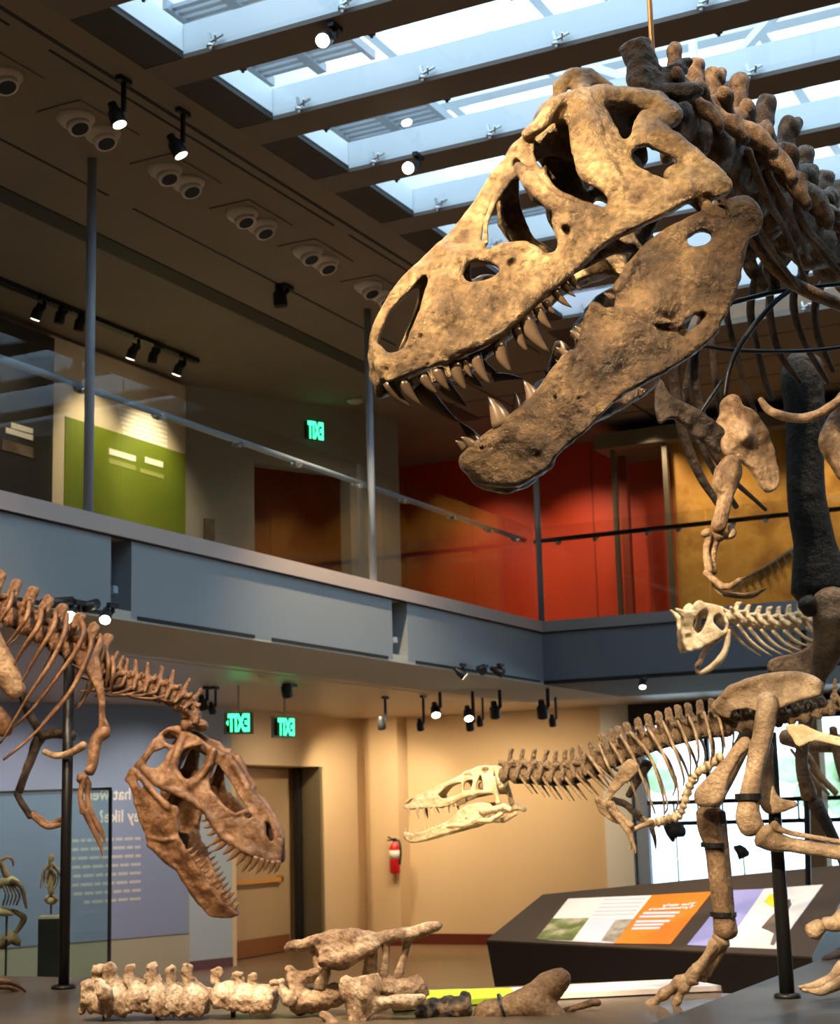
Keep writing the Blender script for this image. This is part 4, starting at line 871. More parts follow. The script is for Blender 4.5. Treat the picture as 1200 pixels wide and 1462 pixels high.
for x, y, l, w, r in [(584,1155,13,.035,2.6),(597,1154,16,.05,3.1),(606,1154,17,.055,2.6),(613,1154,12,.06,2.4),(620,1153,9,.062,2),(627,1153,10,.066,2),(633,1152,11,.07,2),(639,1151,10,.075,1.9),(645,1150,8,.08,1.8),(650,1148,7,.08,1.6)]: tooth(YF, (x, y-2, w), (x+2.5, y+l-1, w), r, 'tooth_pale', ys_)
for x, y, l, w in [(590,1154,16,-.04),(602,1154,17,-.05),(616,1153,10,-.06),(630,1152,11,-.066),(642,1150,9,-.075)]: tooth(YF, (x+16*abs(w)/.06*.6, y-2, w), (x+16*abs(w)/.06*.6+2, y+l-2, w), 2.4, 'tooth_cast', ys_)
J = [(577,1187,.012),(579,1195,.014),(585,1202,.016),(597,1203,.03),(620,1196,.05),(640,1190,.065),(657,1185,.075),(672,1180,.085),(688,1171,.095),(699,1158,.10),(702,1149,.10),(694,1146,.095),(684,1146,.09),(666,1150,.085),(654,1159,.075),(646,1168,.07),(634,1175,.06),(620,1181,.05),(600,1188,.035),(584,1190,.02)]
b = Bone(YF, J+[(576,1190,0),(745,1160,.1)], .0034, .17, .04)
b.shell(J, [], (), .009, .008, .006, .006); b.chain([(580,1195,0),(588,1199,0)], [4,4], .01); b.chain([(640,1180,.07),(664,1178,.085),(690,1164,.10)], [3,3,2.5], .004)
b.chain([(690,1158,.10),(706,1156,.11),(720,1152,.115),(728,1156,.115)], [6,5,5,4], .008); b.chain([(686,1172,.095),(700,1172,.105),(716,1162,.113)], [3,4,3.4], .008); b.cut([(667,1169,.085)], [1.6], .004)
b.noise(.0025, 60, 4)
yj = b.mesh('lower_jaw', 'bone_cream', yo)
for k in range(11): x = 580+k*5.3; y = 1188-max(0, k-2)*1.2; w = .016+k*.0045; tooth(YF, (x+1, y+1, w), (x, y-(8 if k < 6 else 5), w), 1.5, 'tooth_pale', yj)
for k in range(6): x = 584+k*8; y = 1188-max(0, k-2)*1.6; w = -.02-k*.006; tooth(YF, (x+10, y+1, w), (x+9, y-8, w), 1.4, 'tooth_pale', yj)
# spine
cp = [(720,1107),(737,1107),(757,1107),(777,1109),(799,1110),(819,1108),(839,1101),(862,1090),(890,1079),(920,1066),(950,1056),(980,1048),(1010,1042),(1040,1040)]
path = [YF.w(x, y, 0) for x, y in cp]; tipd = np.array([0, 0, 1.])
def upf(t): v = YF.w(940+10*t, 1000, 0)-YF.w(935+18*t, 1062, 0); return v/np.linalg.norm(v)
V1 = spine(path[:8], 9, 'neck', YM, yo, upf, hs=1.62, ws=1.35, gap=1.08, jit=.07); V2 = spine(path[7:], 13, 'back', YM, yo, upf, hs=1.78, ws=1.35, gap=1.12, jit=.06)
tp = [YF.w(x, y, 0) for x, y in ((1092,1030),(1120,1026),(1150,1020),(1180,1012),(1225,1002))]; spine(tp, 7, 'tail', YM, yo, upf, hs=1.4, gap=1.05)
sp = [YF.w(x, y, 0) for x, y in ((1040,1040),(1066,1036),(1092,1030))]; spine(sp, 3, 'back', YM, yo, upf, hs=1.3)
for i, (c, t, s_) in enumerate(V1[1:]):
    for sg in (1, -1):
        a0 = c+YF.l*sg*s_*.6+np.array([0, 0, .1*s_]); L_ = (.095+.007*i)
        longbone('neck_rib', [a0, a0-t*L_*.35-np.array([0, 0, L_*.45]), a0-t*L_*.75-np.array([0, 0, L_])], [.009, .007, .003], YM, yo, n=6, sub=3)
R_ = [[(838,1076),(856,1100),(872,1123)],[(856,1064),(868,1092),(882,1118)],[(870,1058),(884,1080),(902,1118),(916,1160)],[(887,1051),(903,1078),(918,1112),(932,1150),(936,1162)],[(901,1047),(926,1076),(940,1110),(948,1142),(949,1166)],[(924,1038),(944,1070),(958,1102),(965,1122),(961,1136)],[(947,1031),(960,1060),(972,1092),(977,1112),(976,1122)],[(966,1026),(978,1052),(986,1080),(986,1108)],[(983,1022),(994,1048),(998,1078),(994,1098)],[(1006,1018),(1013,1044),(1017,1072),(1015,1092)],[(1024,1016),(1031,1040),(1036,1068)]]
for i, pts in enumerate(R_):
    n = len(pts); ww = [.05]+[.05+.10*sin(pi*min(1, .15+.75*k/(n-1)))*(1 if i < 9 else .6) for k in range(1, n)]
    for sg in (1, -1):
        P_ = [YF.w(x, y, w) for (x, y), w in zip(pts, ww)]
        if sg < 0: P_ = [p-YF.l*2*w for p, w in zip(P_, ww)]
        longbone('rib', P_, np.interp(np.linspace(0, 1, n), [0, .2, 1], [.013, .014, .005]), YM, yo, .6, YF.h, n=8, sub=4)
plate('shoulder_blade', YF, [(897,1083,.16),(907,1086,.16),(914,1098,.16),(901,1113,.155),(884,1128,.15),(874,1140,.14),(866,1150,.14),(864,1140,.14),(872,1119,.15),(884,1099,.16)], YM, yo, .008, .005)
plate('coracoid', YF, [(849,1139,.12),(858,1138,.13),(870,1150,.14),(882,1163,.14),(892,1177,.13),(880,1176,.13),(859,1162,.12),(852,1151,.12)], YM, yo, .010, .005)
bp_ = lambda nm_, pts, m=YM, **k: bone_px(nm_, YF, pts, m, yo, **k)
bp_('humerus', [(871,1148,7,.15),(880,1160,5,.15),(894,1172,5,.15),(901,1180,6,.15)]); bp_('ulna', [(872,1156,4,.16),(884,1170,3.5,.16),(899,1190,4,.16)])
for pts in ([(897,1184,4,.16),(902,1198,3.5,.16),(906,1210,2.6,.16),(908,1219,1,.16)],[(900,1186,3.5,.14),(903,1204,3,.14),(899,1214,1,.14)]): bp_('claw_finger', pts)
bp_('humerus', [(876,1142,5,-.1),(896,1150,5,-.1),(914,1168,6,-.1)], 'bone_dark'); bp_('ulna', [(914,1168,5,-.1),(924,1172,4,-.1),(932,1180,4,-.1)]); bp_('claw_finger', [(930,1178,4,-.1),(935,1196,3,-.1),(937,1212,1,-.1)], 'bone_dark'); bp_('shoulder_blade', [(925,1090,8,-.12),(912,1112,6,-.12),(898,1136,5,-.12)], 'bone_dark')
bp_('radius', [(899,1188,3,.13),(915,1180,3.5,.1),(932,1174,4,.05)])
# belly ribs, a beaded string curving up to the pubis
gp = catmull([YF.w(x, y, 0) for x, y in ((931,1176),(952,1170),(970,1164),(977,1147),(985,1122),(994,1105),(1012,1094),(1030,1078))], 5)
longbone('belly_ribs', gp, [(.016 if k % 2 else .026) for k in range(len(gp))], 'bone_cream', yo, n=8, sub=2, rough=.15)
plate('ilium', YF, [(1019,1013,.10),(1024,1001,.10),(1038,984,.10),(1063,971,.09),(1093,964,.09),(1124,960,.09),(1155,962,.09),(1171,973,.10),(1171,990,.10),(1145,996,.11),(1118,1007,.11),(1112,1012,.12),(1099,1010,.12),(1083,1016,.12),(1070,1012,.12),(1048,1015,.11),(1042,1026,.11),(1026,1020,.10)], YM, yo, .013, .006, ctrl=[(1090,990,.10)], chains=[([(1022,1008,.11),(1045,984,.11),(1093,967,.10),(1140,964,.10),(1168,976,.11)],[3,4,3,3,4]),([(1118,1006,.12),(1145,995,.12),(1168,990,.11)],[3,3,3]),([(1096,1006,.12),(1092,985,.11)],[9,4])])
plate('pubis', YF, [(1060,1052,.05),(1030,1088,.06),(1007,1113,.06),(996,1124,.06),(992,1136,.06),(996,1149,.06),(1018,1151,.06),(1036,1140,.06),(1041,1114,.06),(1058,1082,.06),(1076,1062,.05)], YM, yo, .022, .007, k=.02)
plate('ischium', YF, [(1090,1060,.04),(1104,1060,.04),(1104,1090,.05),(1105,1120,.05),(1114,1139,.05),(1136,1144,.05),(1138,1152,.05),(1120,1159,.05),(1098,1162,.05),(1086,1150,.05),(1084,1130,.05),(1089,1095,.05)], YM, yo, .018, .007, k=.016)
bp_('femur', [(1094,996,13,.16),(1096,1012,15,.17),(1092,1036,14,.18),(1085,1068,14,.18),(1077,1104,13,.18),(1071,1138,15,.18),(1069,1164,19,.18),(1075,1184,17,.18)], n=16)
m = MB(); q = YF.w(1070, 1137, .18); m.lathe(q-np.array([0, 0, .015]), (0.02, 0, 1), [(0, .064), (.028, .064)], 20); m.build('steel_band', 'steel_black', yo)
bp_('tibia', [(1092,1192,19,.18),(1104,1200,15,.17),(1130,1206,11,.15),(1165,1212,10,.12),(1215,1219,11,.08)], 'bone_young', n=16); bp_('fibula', [(1104,1178,7,.2),(1125,1188,4,.18),(1165,1196,3.5,.15),(1215,1204,3.5,.1)])
bp_('femur', [(1084,1010,14,-.14),(1068,1050,13,-.14),(1044,1095,13,-.14),(1022,1132,15,-.14),(1012,1150,17,-.14)], n=16)
bp_('tibia', [(1013,1160,19,-.13),(1014,1178,17,-.13),(1020,1204,15,-.13),(1026,1244,14,-.13),(1031,1285,14,-.13),(1036,1318,16,-.13),(1038,1332,17,-.13)], 'bone_brown', n=16)
bp_('fibula', [(1032,1160,5,-.10),(1037,1200,4,-.10),(1043,1260,3.5,-.10),(1046,1310,4,-.10)], 'bone_dark')
for x, y, r in ((1021,1206,.066),(1033,1305,.062)):
    m = MB(); q = YF.w(x, y, -.13); m.lathe(q-np.array([0, 0, .012]), (0.05, 0, 1), [(0, r), (.022, r)], 20); m.build('steel_band', 'steel_black', yo)
bp_('foot_bone', [(1031,1340,14,-.13),(1024,1349,10,-.13),(1016,1360,8.5,-.13),(1006,1373,9,-.13),(998,1384,12.5,-.13)], n=12, rough=.12); bp_('foot_bone', [(1020,1346,9,-.11),(1012,1362,7,-.10),(1000,1380,7,-.10),(990,1396,10,-.10)], rough=.12); bp_('foot_bone', [(1034,1350,7,-.15),(1022,1370,6,-.16),(1008,1390,8,-.17)], rough=.12)
def toe(a, b, r0, w0, w1, n=4):
    p = []
    for k in range(n*2+1):
        t = k/(n*2); r = r0*(1-.5*t)*(1.15 if k % 2 == 0 else .74); p.append((a[0]+(b[0]-a[0])*t, a[1]+(b[1]-a[1])*t-3*sin(pi*t), r, w0+(w1-w0)*t))
    e = (b[0]+(b[0]-a[0])*.16, b[1]+(b[1]-a[1])*.16+2); p.append((e[0]+(b[0]-e[0])*.5, e[1]+(b[1]-e[1])*.5-2, r0*.36, w1)); p.append((e[0], e[1], .8, w1)); bp_('toe', p, rough=.14)
toe((994,1390), (906,1454), 11, -.13, -.12, 4); toe((988,1398), (958,1446), 9, -.10, -.09, 3); toe((1004,1394), (962,1414), 8, -.17, -.18, 3)
plate('ischium', YF, [(1122,1036,.05),(1146,1034,.05),(1170,1044,.05),(1215,1056,.05),(1215,1070,.05),(1166,1058,.05),(1142,1066,.05),(1130,1052,.05)], 'bone_cream', yo, .010, .006)
# steel post and back bar
m = MB(); pt_ = YF.w(1100, 1046, 0); pm = YF.w(1108, 1180, 0); pb = YF.w(1125, 1424, 0); m.tube([pt_, pm, pb], [.028, .030, .034], 12); m.lathe(pb, (0, 0, 1), [(-.002, .06), (.012, .06), (.02, .045)], 16); m.build('support_post', 'steel_black', yo, True)
m = MB(); m.tube(catmull([YF.w(x, y+9, 0) for x, y in cp[1:]], 4), .011, 8); m.build('spine_bar', 'steel_black', yo, True)
PLZ = float(pb[2])
# foot bones of a further skeleton at the right edge
rf = thing('foot_skeleton', at(1190, 1400, 7.2), 'clawed fossil foot standing at the right edge of the platform beside the black post', 'fossil foot')
rods([([(1205,1380,7.2),(1188,1398,7.15),(1165,1409,7.1),(1150,1411,7.08),(1141,1409,7.06)],[11,9,8,6,1.5]),([(1210,1398,7.1),(1190,1408,7.05),(1172,1416,7.0),(1146,1413,7.0)],[9,8,6,1.5])], 'toe', 'bone_young', rf, 10)
rods([([(1160,1331,7.3),(1172,1321,7.3)],[13,11]),([(1178,1318,7.3),(1194,1318,7.3),(1212,1304,7.3)],[9,12,15])], 'ankle_bone', YM, rf, 12)
# ================================================================== brown skeleton on the left, head bent down
LF = Frame(95, 1080, 9.35, -17, left=False, ws=.84)
lo = thing('tyrannosaur_skeleton', LF.w(91, 1410, 0), 'brown dinosaur skeleton at the left edge, jaws open and head bent down over the fossils', 'skeleton', 'tyrannosaur skeletons')
LM = 'bone_cast'
S = [(195,1092,.21),(207,1083,.20),(219,1061,.17),(225,1050,.14),(236,1040,.11),(251,1036,.09),(261,1040,.09),(280,1050,.10),(294,1059,.12),(306,1069,.12),(318,1074,.09),(329,1081,.06),(340,1103,.05),(350,1122,.045),(369,1137,.04),(384,1156,.035),(395,1173,.03),(403,1192,.02),(405,1205,.02),(403,1217,.03),(400,1230,.04),(390,1234,.06),(374,1229,.08),(357,1222,.10),(340,1213,.12),(323,1201,.14),(310,1188,.15),(299,1171,.155),(289,1156,.16),(274,1144,.17),(261,1135,.18),(246,1128,.19),(231,1126,.20),(219,1114,.21),(205,1102,.215)]
Hs = [[(208,1088,.19),(219,1076,.18),(234,1067,.165),(241,1067,.16),(238,1078,.17),(229,1094,.19),(218,1096,.2)],[(234,1047,.12),(246,1044,.11),(257,1050,.11),(251,1062,.13),(242,1064,.14),(236,1057,.14)],[(257,1074,.14),(272,1066,.13),(288,1065,.13),(295,1072,.13),(289,1090,.14),(276,1108,.16),(265,1111,.17),(255,1099,.17),(253,1085,.16)],
     [(306,1091,.12),(316,1099,.1),(327,1116,.09),(337,1133,.08),(347,1147,.08),(354,1156,.08),(344,1163,.11),(333,1163,.12),(314,1149,.14),(302,1132,.15),(298,1114,.14)],[(348,1165,.1),(351,1160,.1),(357,1161,.1),(358,1167,.1),(353,1170,.1)],[(379,1174,.05),(387,1180,.05),(390,1197,.06),(384,1201,.07),(380,1190,.06)]]
q_ = LF.w(290, 1150, 0); LH = Frame(290, 1150, depth(q_), 17, left=False, ws=.84)
b = Bone(LH, S+[(170,1100,.2)], .0062, .30, .06)
b.shell(S, Hs, [(330,1190,.12),(370,1200,.07),(250,1115,.185),(300,1160,.15)], .015, .014, .012, .012)
md_ = lambda *p: [(x, y, 0.) for x, y in p]
b.chain(md_((400,1208),(398,1192),(390,1174),(378,1156),(364,1140),(346,1122),(334,1102),(322,1082)), [3,3,4,5,6,7,7,7], .015, (2, 1.7)); b.chain(md_((318,1082),(296,1070),(274,1058),(252,1046),(240,1048)), [8,8,8,8,7], .02, (2, 2.2)); b.chain(md_((262,1064),(250,1086),(240,1104)), [12,12,11], .02)
b.chain([(305,1072,.13),(300,1090,.14),(288,1108,.16),(274,1122,.175)], [5,5,5,6], .014); b.chain([(262,1050,.12),(254,1072,.155),(246,1096,.18),(240,1116,.195)], [6,6,6,7], .014); b.chain([(226,1054,.15),(236,1062,.155),(244,1068,.15)], [3,3,3], .01); b.chain([(222,1058,.165),(208,1082,.20),(196,1094,.215)], [5,5,5], .012)
b.chain([(206,1100,.215),(230,1122,.205),(262,1134,.185),(292,1156,.165),(320,1196,.148),(358,1220,.108)], [5,5,6,5,5,4], .014); b.chain([(330,1082,.06),(343,1106,.055),(353,1124,.055)], [5,5,5], .012); b.chain([(302,1134,.15),(320,1154,.135),(336,1164,.12),(352,1158,.09)], [4,4,3,3], .01)
b.chain([(268,1026,-.02),(285,1034,-.02),(296,1040,-.02)], [7,9,6], .015, sym=False) if False else None
b.chain([(300,1066,-.13),(312,1070,-.14),(322,1078,-.12)], [4,6,4], .014, sym=False)
b.noise(.008, 16, 4).noise(.006, 40, 5)
ls = b.mesh('skull', LM, lo)
for bx, by, tx, ty, w, r in [(293,1158,285,1163,.158,2.6),(299,1168,288,1172,.155,2.8),(304,1178,291,1181,.152,3),(308,1187,296,1192,.15,3.2),(315,1195,300,1206,.145,3.6),(322,1201,305,1214,.14,4),(331,1208,319,1219,.13,4),(340,1213,325,1228,.12,4.2),(348,1218,338,1234,.11,4),(356,1222,346,1243,.10,4.4),(365,1226,355,1243,.09,4.4),(374,1229,366,1247,.08,4),(381,1231,376,1243,.07,3.4),(389,1233,383,1247,.06,3.6),(397,1232,392,1246,.045,3.4)]: tooth(LH, (bx, by-2, w), (tx+(tx-bx)*.12, ty+(ty-by)*.12, w), r*1.3, 'tooth_cast', ls)
J = [(178,1113,.235),(184,1101,.235),(193,1095,.23),(203,1104,.225),(219,1124,.215),(238,1147,.20),(253,1150,.19),(256,1160,.185),(254,1177,.18),(256,1197,.17),(266,1210,.16),(280,1234,.13),(297,1260,.10),(318,1286,.06),(334,1298,.03),(338,1305,.02),(331,1309,.015),(314,1311,.02),(297,1305,.04),(284,1289,.06),(270,1266,.09),(253,1241,.12),(234,1218,.15),(214,1208,.17),(208,1192,.18),(197,1163,.205),(189,1136,.22),(184,1120,.235)]
b = Bone(LH, J+[(340,1300,0)], .0062, .30, .06)
b.shell(J, [[(197,1116,.22),(202,1113,.22),(207,1118,.22),(203,1125,.22)]], [(225,1170,.21),(250,1220,.15)], .014, .012, .012, .008)
b.chain([(210,1195,.18),(235,1200,.185),(254,1197,.175)], [3,3,3], .008); b.chain([(196,1104,.235),(220,1132,.225),(240,1152,.21)], [5,5,5], .012); b.chain([(214,1206,.17),(256,1242,.122),(286,1288,.062)], [5,5,5], .014); b.chain(md_((330,1302),(318,1304)), [6,6], .015)
b.noise(.008, 16, 6).noise(.006, 40, 7)
lj = b.mesh('lower_jaw', LM, lo)
for k in range(12):
    t = k/11; x, y, w = 268+66*t, 1214+82*t, .155-.125*t; tooth(LH, (x, y+1, w), (x+8, y-5-3*(k % 2), w*.95), 2.8, 'tooth_cast', lj)
    tooth(LH, (x+19*(1-t)+2, y-1, -w), (x+25*(1-t)+8, y-8, -w*.95), 2.4, 'tooth_cast', lj)
# neck, back
cp = [(268,1018),(250,1000),(232,992),(212,985),(195,982),(178,979),(160,973),(140,958),(112,938),(85,920),(58,905),(32,890),(5,876),(-28,860)]
path = [LF.w(x, y, 0) for x, y in cp]
def upf(t): v = LF.w(216-2*t, 962, 0)-LF.w(212+8*t, 986, 0); return v/np.linalg.norm(v)
def upg(t): v = LF.w(46, 850, 0)-LF.w(58, 905, 0); return v/np.linalg.norm(v)
V1 = spine(path[:8], 9, 'neck', LM, lo, upf, hs=1.75, ws=1.5, gap=1.1, jit=.06); V2 = spine(path[7:], 8, 'back', LM, lo, upg, hs=1.38, ws=1.1, gap=1.08)
place('vertebra', vert_mesh('axis', 1, LM), basis(LF.w(276, 1036, 0), LF.h, upf(0)+LF.h*.9, (.10, .16, .085)), lo)
for i, (c, t, s_) in enumerate(V1[1:]):
    for sg in (1, -1):
        a0 = c+LF.l*sg*s_*.6; L_ = .22+.017*(i % 3)
        longbone('neck_rib', [a0, a0-t*L_*.4-np.array([0, 0, L_*.22]), a0-t*L_*.95-np.array([0, 0, L_*.36])], [.014, .010, .004], LM, lo, n=6, sub=3)
R_ = [[(18,848),(12,868),(-12,905)],[(42,858),(39,880),(26,900),(10,920)],[(59,870),(56,892),(34,924),(16,957)],[(80,872),(76,896),(53,935),(28,980)],[(96,878),(91,908),(70,950),(38,998),(3,1058)],[(114,884),(120,902),(108,930),(85,962),(50,1008),(10,1046)],[(125,902),(130,920),(118,955),(100,988),(75,1020),(40,1056),(8,1082)],[(143,908),(146,928),(140,952),(128,985),(112,1010)],[(150,928),(155,946),(151,982)],[(160,940),(162,960),(158,985)]]
for i, pts in enumerate(R_):
    n = len(pts); ww = [.08]+[.08+.20*sin(pi*min(1, .2+.75*k/(n-1)))*(1 if i < 7 else .5) for k in range(1, n)]
    for sg in (1, -1):
        P_ = [LF.w(x, y, w) for (x, y), w in zip(pts, ww)]
        if sg < 0: P_ = [p-LF.l*2*w for p, w in zip(P_, ww)]
        longbone('rib', P_, np.interp(np.linspace(0, 1, n), [0, .25, 1], [.022, .026, .008]), LM, lo, .65, LF.h, n=8, sub=4)
plate('shoulder_blade', LF, [(143,907,.22),(135,924,.24),(121,940,.26),(120,953,.26),(129,970,.26),(137,986,.26),(141,1006,.25),(141,1034,.24),(139,1050,.23),(152,1053,.22),(158,1040,.22),(151,1024,.23),(150,1000,.24),(148,975,.25),(144,955,.25),(142,935,.24),(149,920,.22)], LM, lo, .018, .009)
bl = lambda nm_, pts, m=LM, **k: bone_px(nm_, LF, pts, m, lo, **k)
bl('humerus', [(150,1044,11,.22),(138,1056,9,.22),(134,1076,8,.22),(132,1092,7,.22),(127,1102,8,.22)]); bl('radius', [(121,1108,6,.22),(117,1122,4,.22),(115,1138,4,.22),(119,1160,5,.22)]); bl('ulna', [(114,1110,7,.22),(126,1118,5,.2),(125,1136,4,.2),(128,1158,5,.2)])
for pts in ([(121,1158,5,.22),(129,1176,4,.22),(138,1194,4,.22),(144,1208,3,.22),(147,1222,.8,.22)],[(128,1158,5,.2),(138,1176,4.5,.2),(146,1190,4,.2),(150,1203,1,.2)]): bl('claw_finger', pts)
bl('humerus', [(62,1046,9,-.2),(52,1062,8,-.2),(46,1080,7,-.2),(38,1100,6,-.2),(27,1130,6,-.2)], 'bone_dark'); bl('ulna', [(24,1132,5,-.2),(32,1148,5,-.2),(44,1166,5,-.2)], 'bone_dark')
for pts in ([(46,1162,5,-.2),(58,1170,5,-.2),(70,1178,5,-.2),(82,1172,4,-.2),(96,1168,3,-.2)],[(48,1166,4,-.18),(66,1180,4,-.18),(84,1178,4,-.18),(98,1176,2,-.18)]): bl('claw_finger', pts)
bl('coracoid', [(63,1073,4,.0),(80,1079,5,.05),(100,1075,5,.1),(120,1064,6,.18)], 'bone_tan'); bl('coracoid', [(60,1050,7,-.15),(80,1046,8,-.08),(104,1050,8,.0)], 'bone_dark'); bl('rib', [(30,990,6,-.15),(42,1020,6,-.15),(58,1046,6,-.15)], 'bone_dark')
bl('pubis', [(-30,880,20,.1),(-6,930,18,.1),(12,966,18,.1),(24,988,15,.1)], 'bone_tan', n=16); bl('ischium', [(-20,1010,16,.05),(2,1030,14,.05),(8,1046,10,.05)], LM)
for pts in ([(-14,1402,6,.1),(8,1401,5,.1),(26,1407,4,.1),(39,1418,1,.1)],[(-14,1410,6,.0),(6,1408,5,.0),(24,1413,4,.0),(34,1420,1,.0)]): bl('toe', pts)
m = MB(); pb = LF.w(91, 1411, 0); pt_ = LF.w(99, 940, 0); m.tube([pt_, pb], .031, 12); m.lathe(pb, (0, 0, 1), [(-.002, .07), (.012, .07), (.02, .05)], 16); m.build('support_post', 'steel_black', lo, True)
PLL = float(pb[2])
m = MB(); m.tube(catmull([LF.w(x-2, y+9, 0) for x, y in cp[2:]], 4), .016, 8); m.build('spine_bar', 'steel_black', lo, True)
# ================================================================== horned skeleton further back
HN = Frame(1050, 900, 11.6, 18)
ho = thing('horned_theropod_skeleton', HN.w(1155, 1262, 0), 'small horned pale skeleton behind the hip of the slender one, its neck stretched level', 'skeleton')
S = [(964,868,.04),(974,870,.06),(987,873,.07),(991,863,.08),(999,857,.08),(1008,862,.08),(1017,862,.09),(1028,867,.10),(1036,877,.11),(1040,892,.12),(1039,902,.12),(1028,911,.11),(1013,919,.10),(999,927,.09),(985,930,.06),(978,926,.04),(974,911,.03),(973,898,.03),(975,884,.05),(968,874,.045)]
Hs = [[(991,894,.07),(995,880,.08),(1004,870,.08),(1012,874,.09),(1009,888,.09),(999,904,.08)],[(1021,878,.09),(1029,878,.1),(1036,892,.11),(1032,901,.11),(1024,896,.1),(1019,886,.1)],[(981,906,.05),(986,906,.05),(987,911,.055),(981,912,.05)]]
b = Bone(HN, S, .0062, .20, .06); b.shell(S, Hs, (), .014, .012, .01, .008); b.chain([(978,874,0),(977,900,0),(982,922,0)], [4,4,5], .02, (2, 1.6)); b.chain([(985,876,0),(1002,866,0),(1026,872,0)], [5,6,7], .02, (2, 2.2)); b.chain([(1030,885,0),(1036,890,0)], [8,6], .02); b.noise(.006, 30, 2)
hs_ = b.mesh('skull', 'bone_cream', ho)
for x, w in ((988,.06),(996,.08),(1004,.085),(1012,.095)): tooth(HN, (x, 926-(x-988)*.45, w), (x+1, 932-(x-988)*.45, w), 1.6, 'tooth_cast', hs_)
bh_ = lambda nm_, pts, m='bone_cream', **k: bone_px(nm_, HN, pts, m, ho, **k)
bh_('lower_jaw', [(1040,900,4,.11),(1038,922,4.5,.11),(1029,941,5,.09),(1014,954,4.5,.05),(1000,962,3,.02)]); bh_('lower_jaw', [(1034,905,4,-.10),(1010,926,4,-.1),(1001,943,4,-.08),(996,952,4,-.05),(998,962,3,-.02)], 'bone_brown')
path = [HN.w(x, y, 0) for x, y in ((1040,882),(1060,888),(1084,892),(1110,893),(1136,889),(1165,884),(1200,880))]
hv = spine(path, 10, 'neck', 'bone_cream', ho, hs=1.05, gap=1.05, ws=1.3)
for i, (c, t, s_) in enumerate(hv[:8]):
    for sg in (1, -1):
        a0 = c+HN.l*sg*.06-np.array([0, 0, .05]); longbone('neck_rib', [a0, a0-t*.10-np.array([0, 0, .09]), a0-t*.24-np.array([0, 0, .14])], [.014, .011, .004], 'bone_cream', ho, n=6, sub=3)
for i, (c, t, s_) in enumerate(hv[6:]):
    for sg in (1, -1): a0 = c+HN.l*sg*.07; longbone('rib', [a0, a0+HN.l*sg*.10-np.array([0, 0, .15]), a0+HN.l*sg*.12-np.array([0, 0, .34])], [.016, .015, .008], 'bone_young', ho, n=6, sub=3)
plate('shoulder_blade', HN, [(1098,946,.10),(1110,938,.10),(1140,931,.10),(1166,918,.10),(1176,936,.10),(1162,960,.10),(1130,968,.10),(1100,962,.10)], 'bone_brown', ho, .02, .010)
rods([([(1154,1078,11.2),(1172,1108,11.2),(1194,1132,11.2)],[5,5,5]),([(1130,1070,11.2),(1162,1110,11.2),(1184,1134,11.2)],[2.5])], 'arm_bone', 'bone_young', ho, 8)
rods([([(1190,1040,11.3),(1196,1080,11.3),(1206,1120,11.3)],[6,6,5]),([(1120,1052,11.4),(1160,1060,11.4),(1210,1062,11.4)],[12,14,14])], 'pelvis_bone', 'bone_brown', ho, 10)
m = MB(); m.tube([HN.w(1148, 900, 0), HN.w(1155, 1264, 0)], .022, 8); m.build('support_post', 'steel_black', ho)
HNZ = float(HN.w(1155, 1264, 0)[2])
# small specimens on thin stands in front of the window
for px, py, yb, r, lab in ((966,1186,1262,13,'small dark skull on a thin stand before the window, left of the striding leg'), (1061,1216,1262,9,'tiny grey bird skeleton on a thin stand before the window, right of the striding leg')):
    q = at(px, py, 16.5); s_ = thing('mounted_specimen', at(px+4, yb, 16.5), lab, 'specimen', 'mounted specimens')
    longbone('skull', [q+cr*.07*r/13-cu*.02, q, q-cr*.06*r/13+cu*.05*r/13, q-cr*.03-cu*.10*r/13], [.05*r/13, .09*r/13, .07*r/13, .03*r/13], 'bone_shadow', s_, n=10, rough=.2)
    m = MB(); e = at(px+4, yb, 16.5); m.tube([q, (e[0], e[1], q[2]-.2), (e[0], e[1], 0.02)], .008, 6); m.lathe((e[0], e[1], 0.0), (0, 0, 1), [(0, .12), (.02, .12)], 12); m.build('stand', 'steel_black', s_)
# ================================================================== rough fossils along the front
GF = Frame(360, 1420, 7.55, -6, ws=.9)
fo = thing('fossil_backbone', GF.w(250, 1455, 0), 'row of pale rough fossil vertebrae with upright spines on thin black pins, front left', 'fossil backbone')
def lump(name, m, par, chains, h=.0068, amp=.014, k=.03, fr=GF, seed=1):
    pts = [p for c in chains for p in c[0]]; ws = [p[2] for p in pts]
    R = max(max(np.atleast_1d(c[1])) for c in chains)*8.6/FPX*1.6+.03
    b = Bone(fr, pts, h, max(ws)+R, R, False, min(ws)-R)
    for c in chains: b.chain(c[0], c[1], k, c[2] if len(c) > 2 else None, False)
    b.noise(amp, 14, seed).noise(amp*.95, 32, seed+1).noise(amp*.6, 72, seed+2)
    return b.mesh(name, m, par)
tips = [(140,1378),(158,1377),(187,1378),(216,1377),(243,1379),(269,1377),(311,1384),(340,1388),(361,1390)]
bod = [(146,1428),(172,1430),(199,1424),(226,1428),(252,1430),(280,1430),(322,1420),(349,1424),(375,1428)]
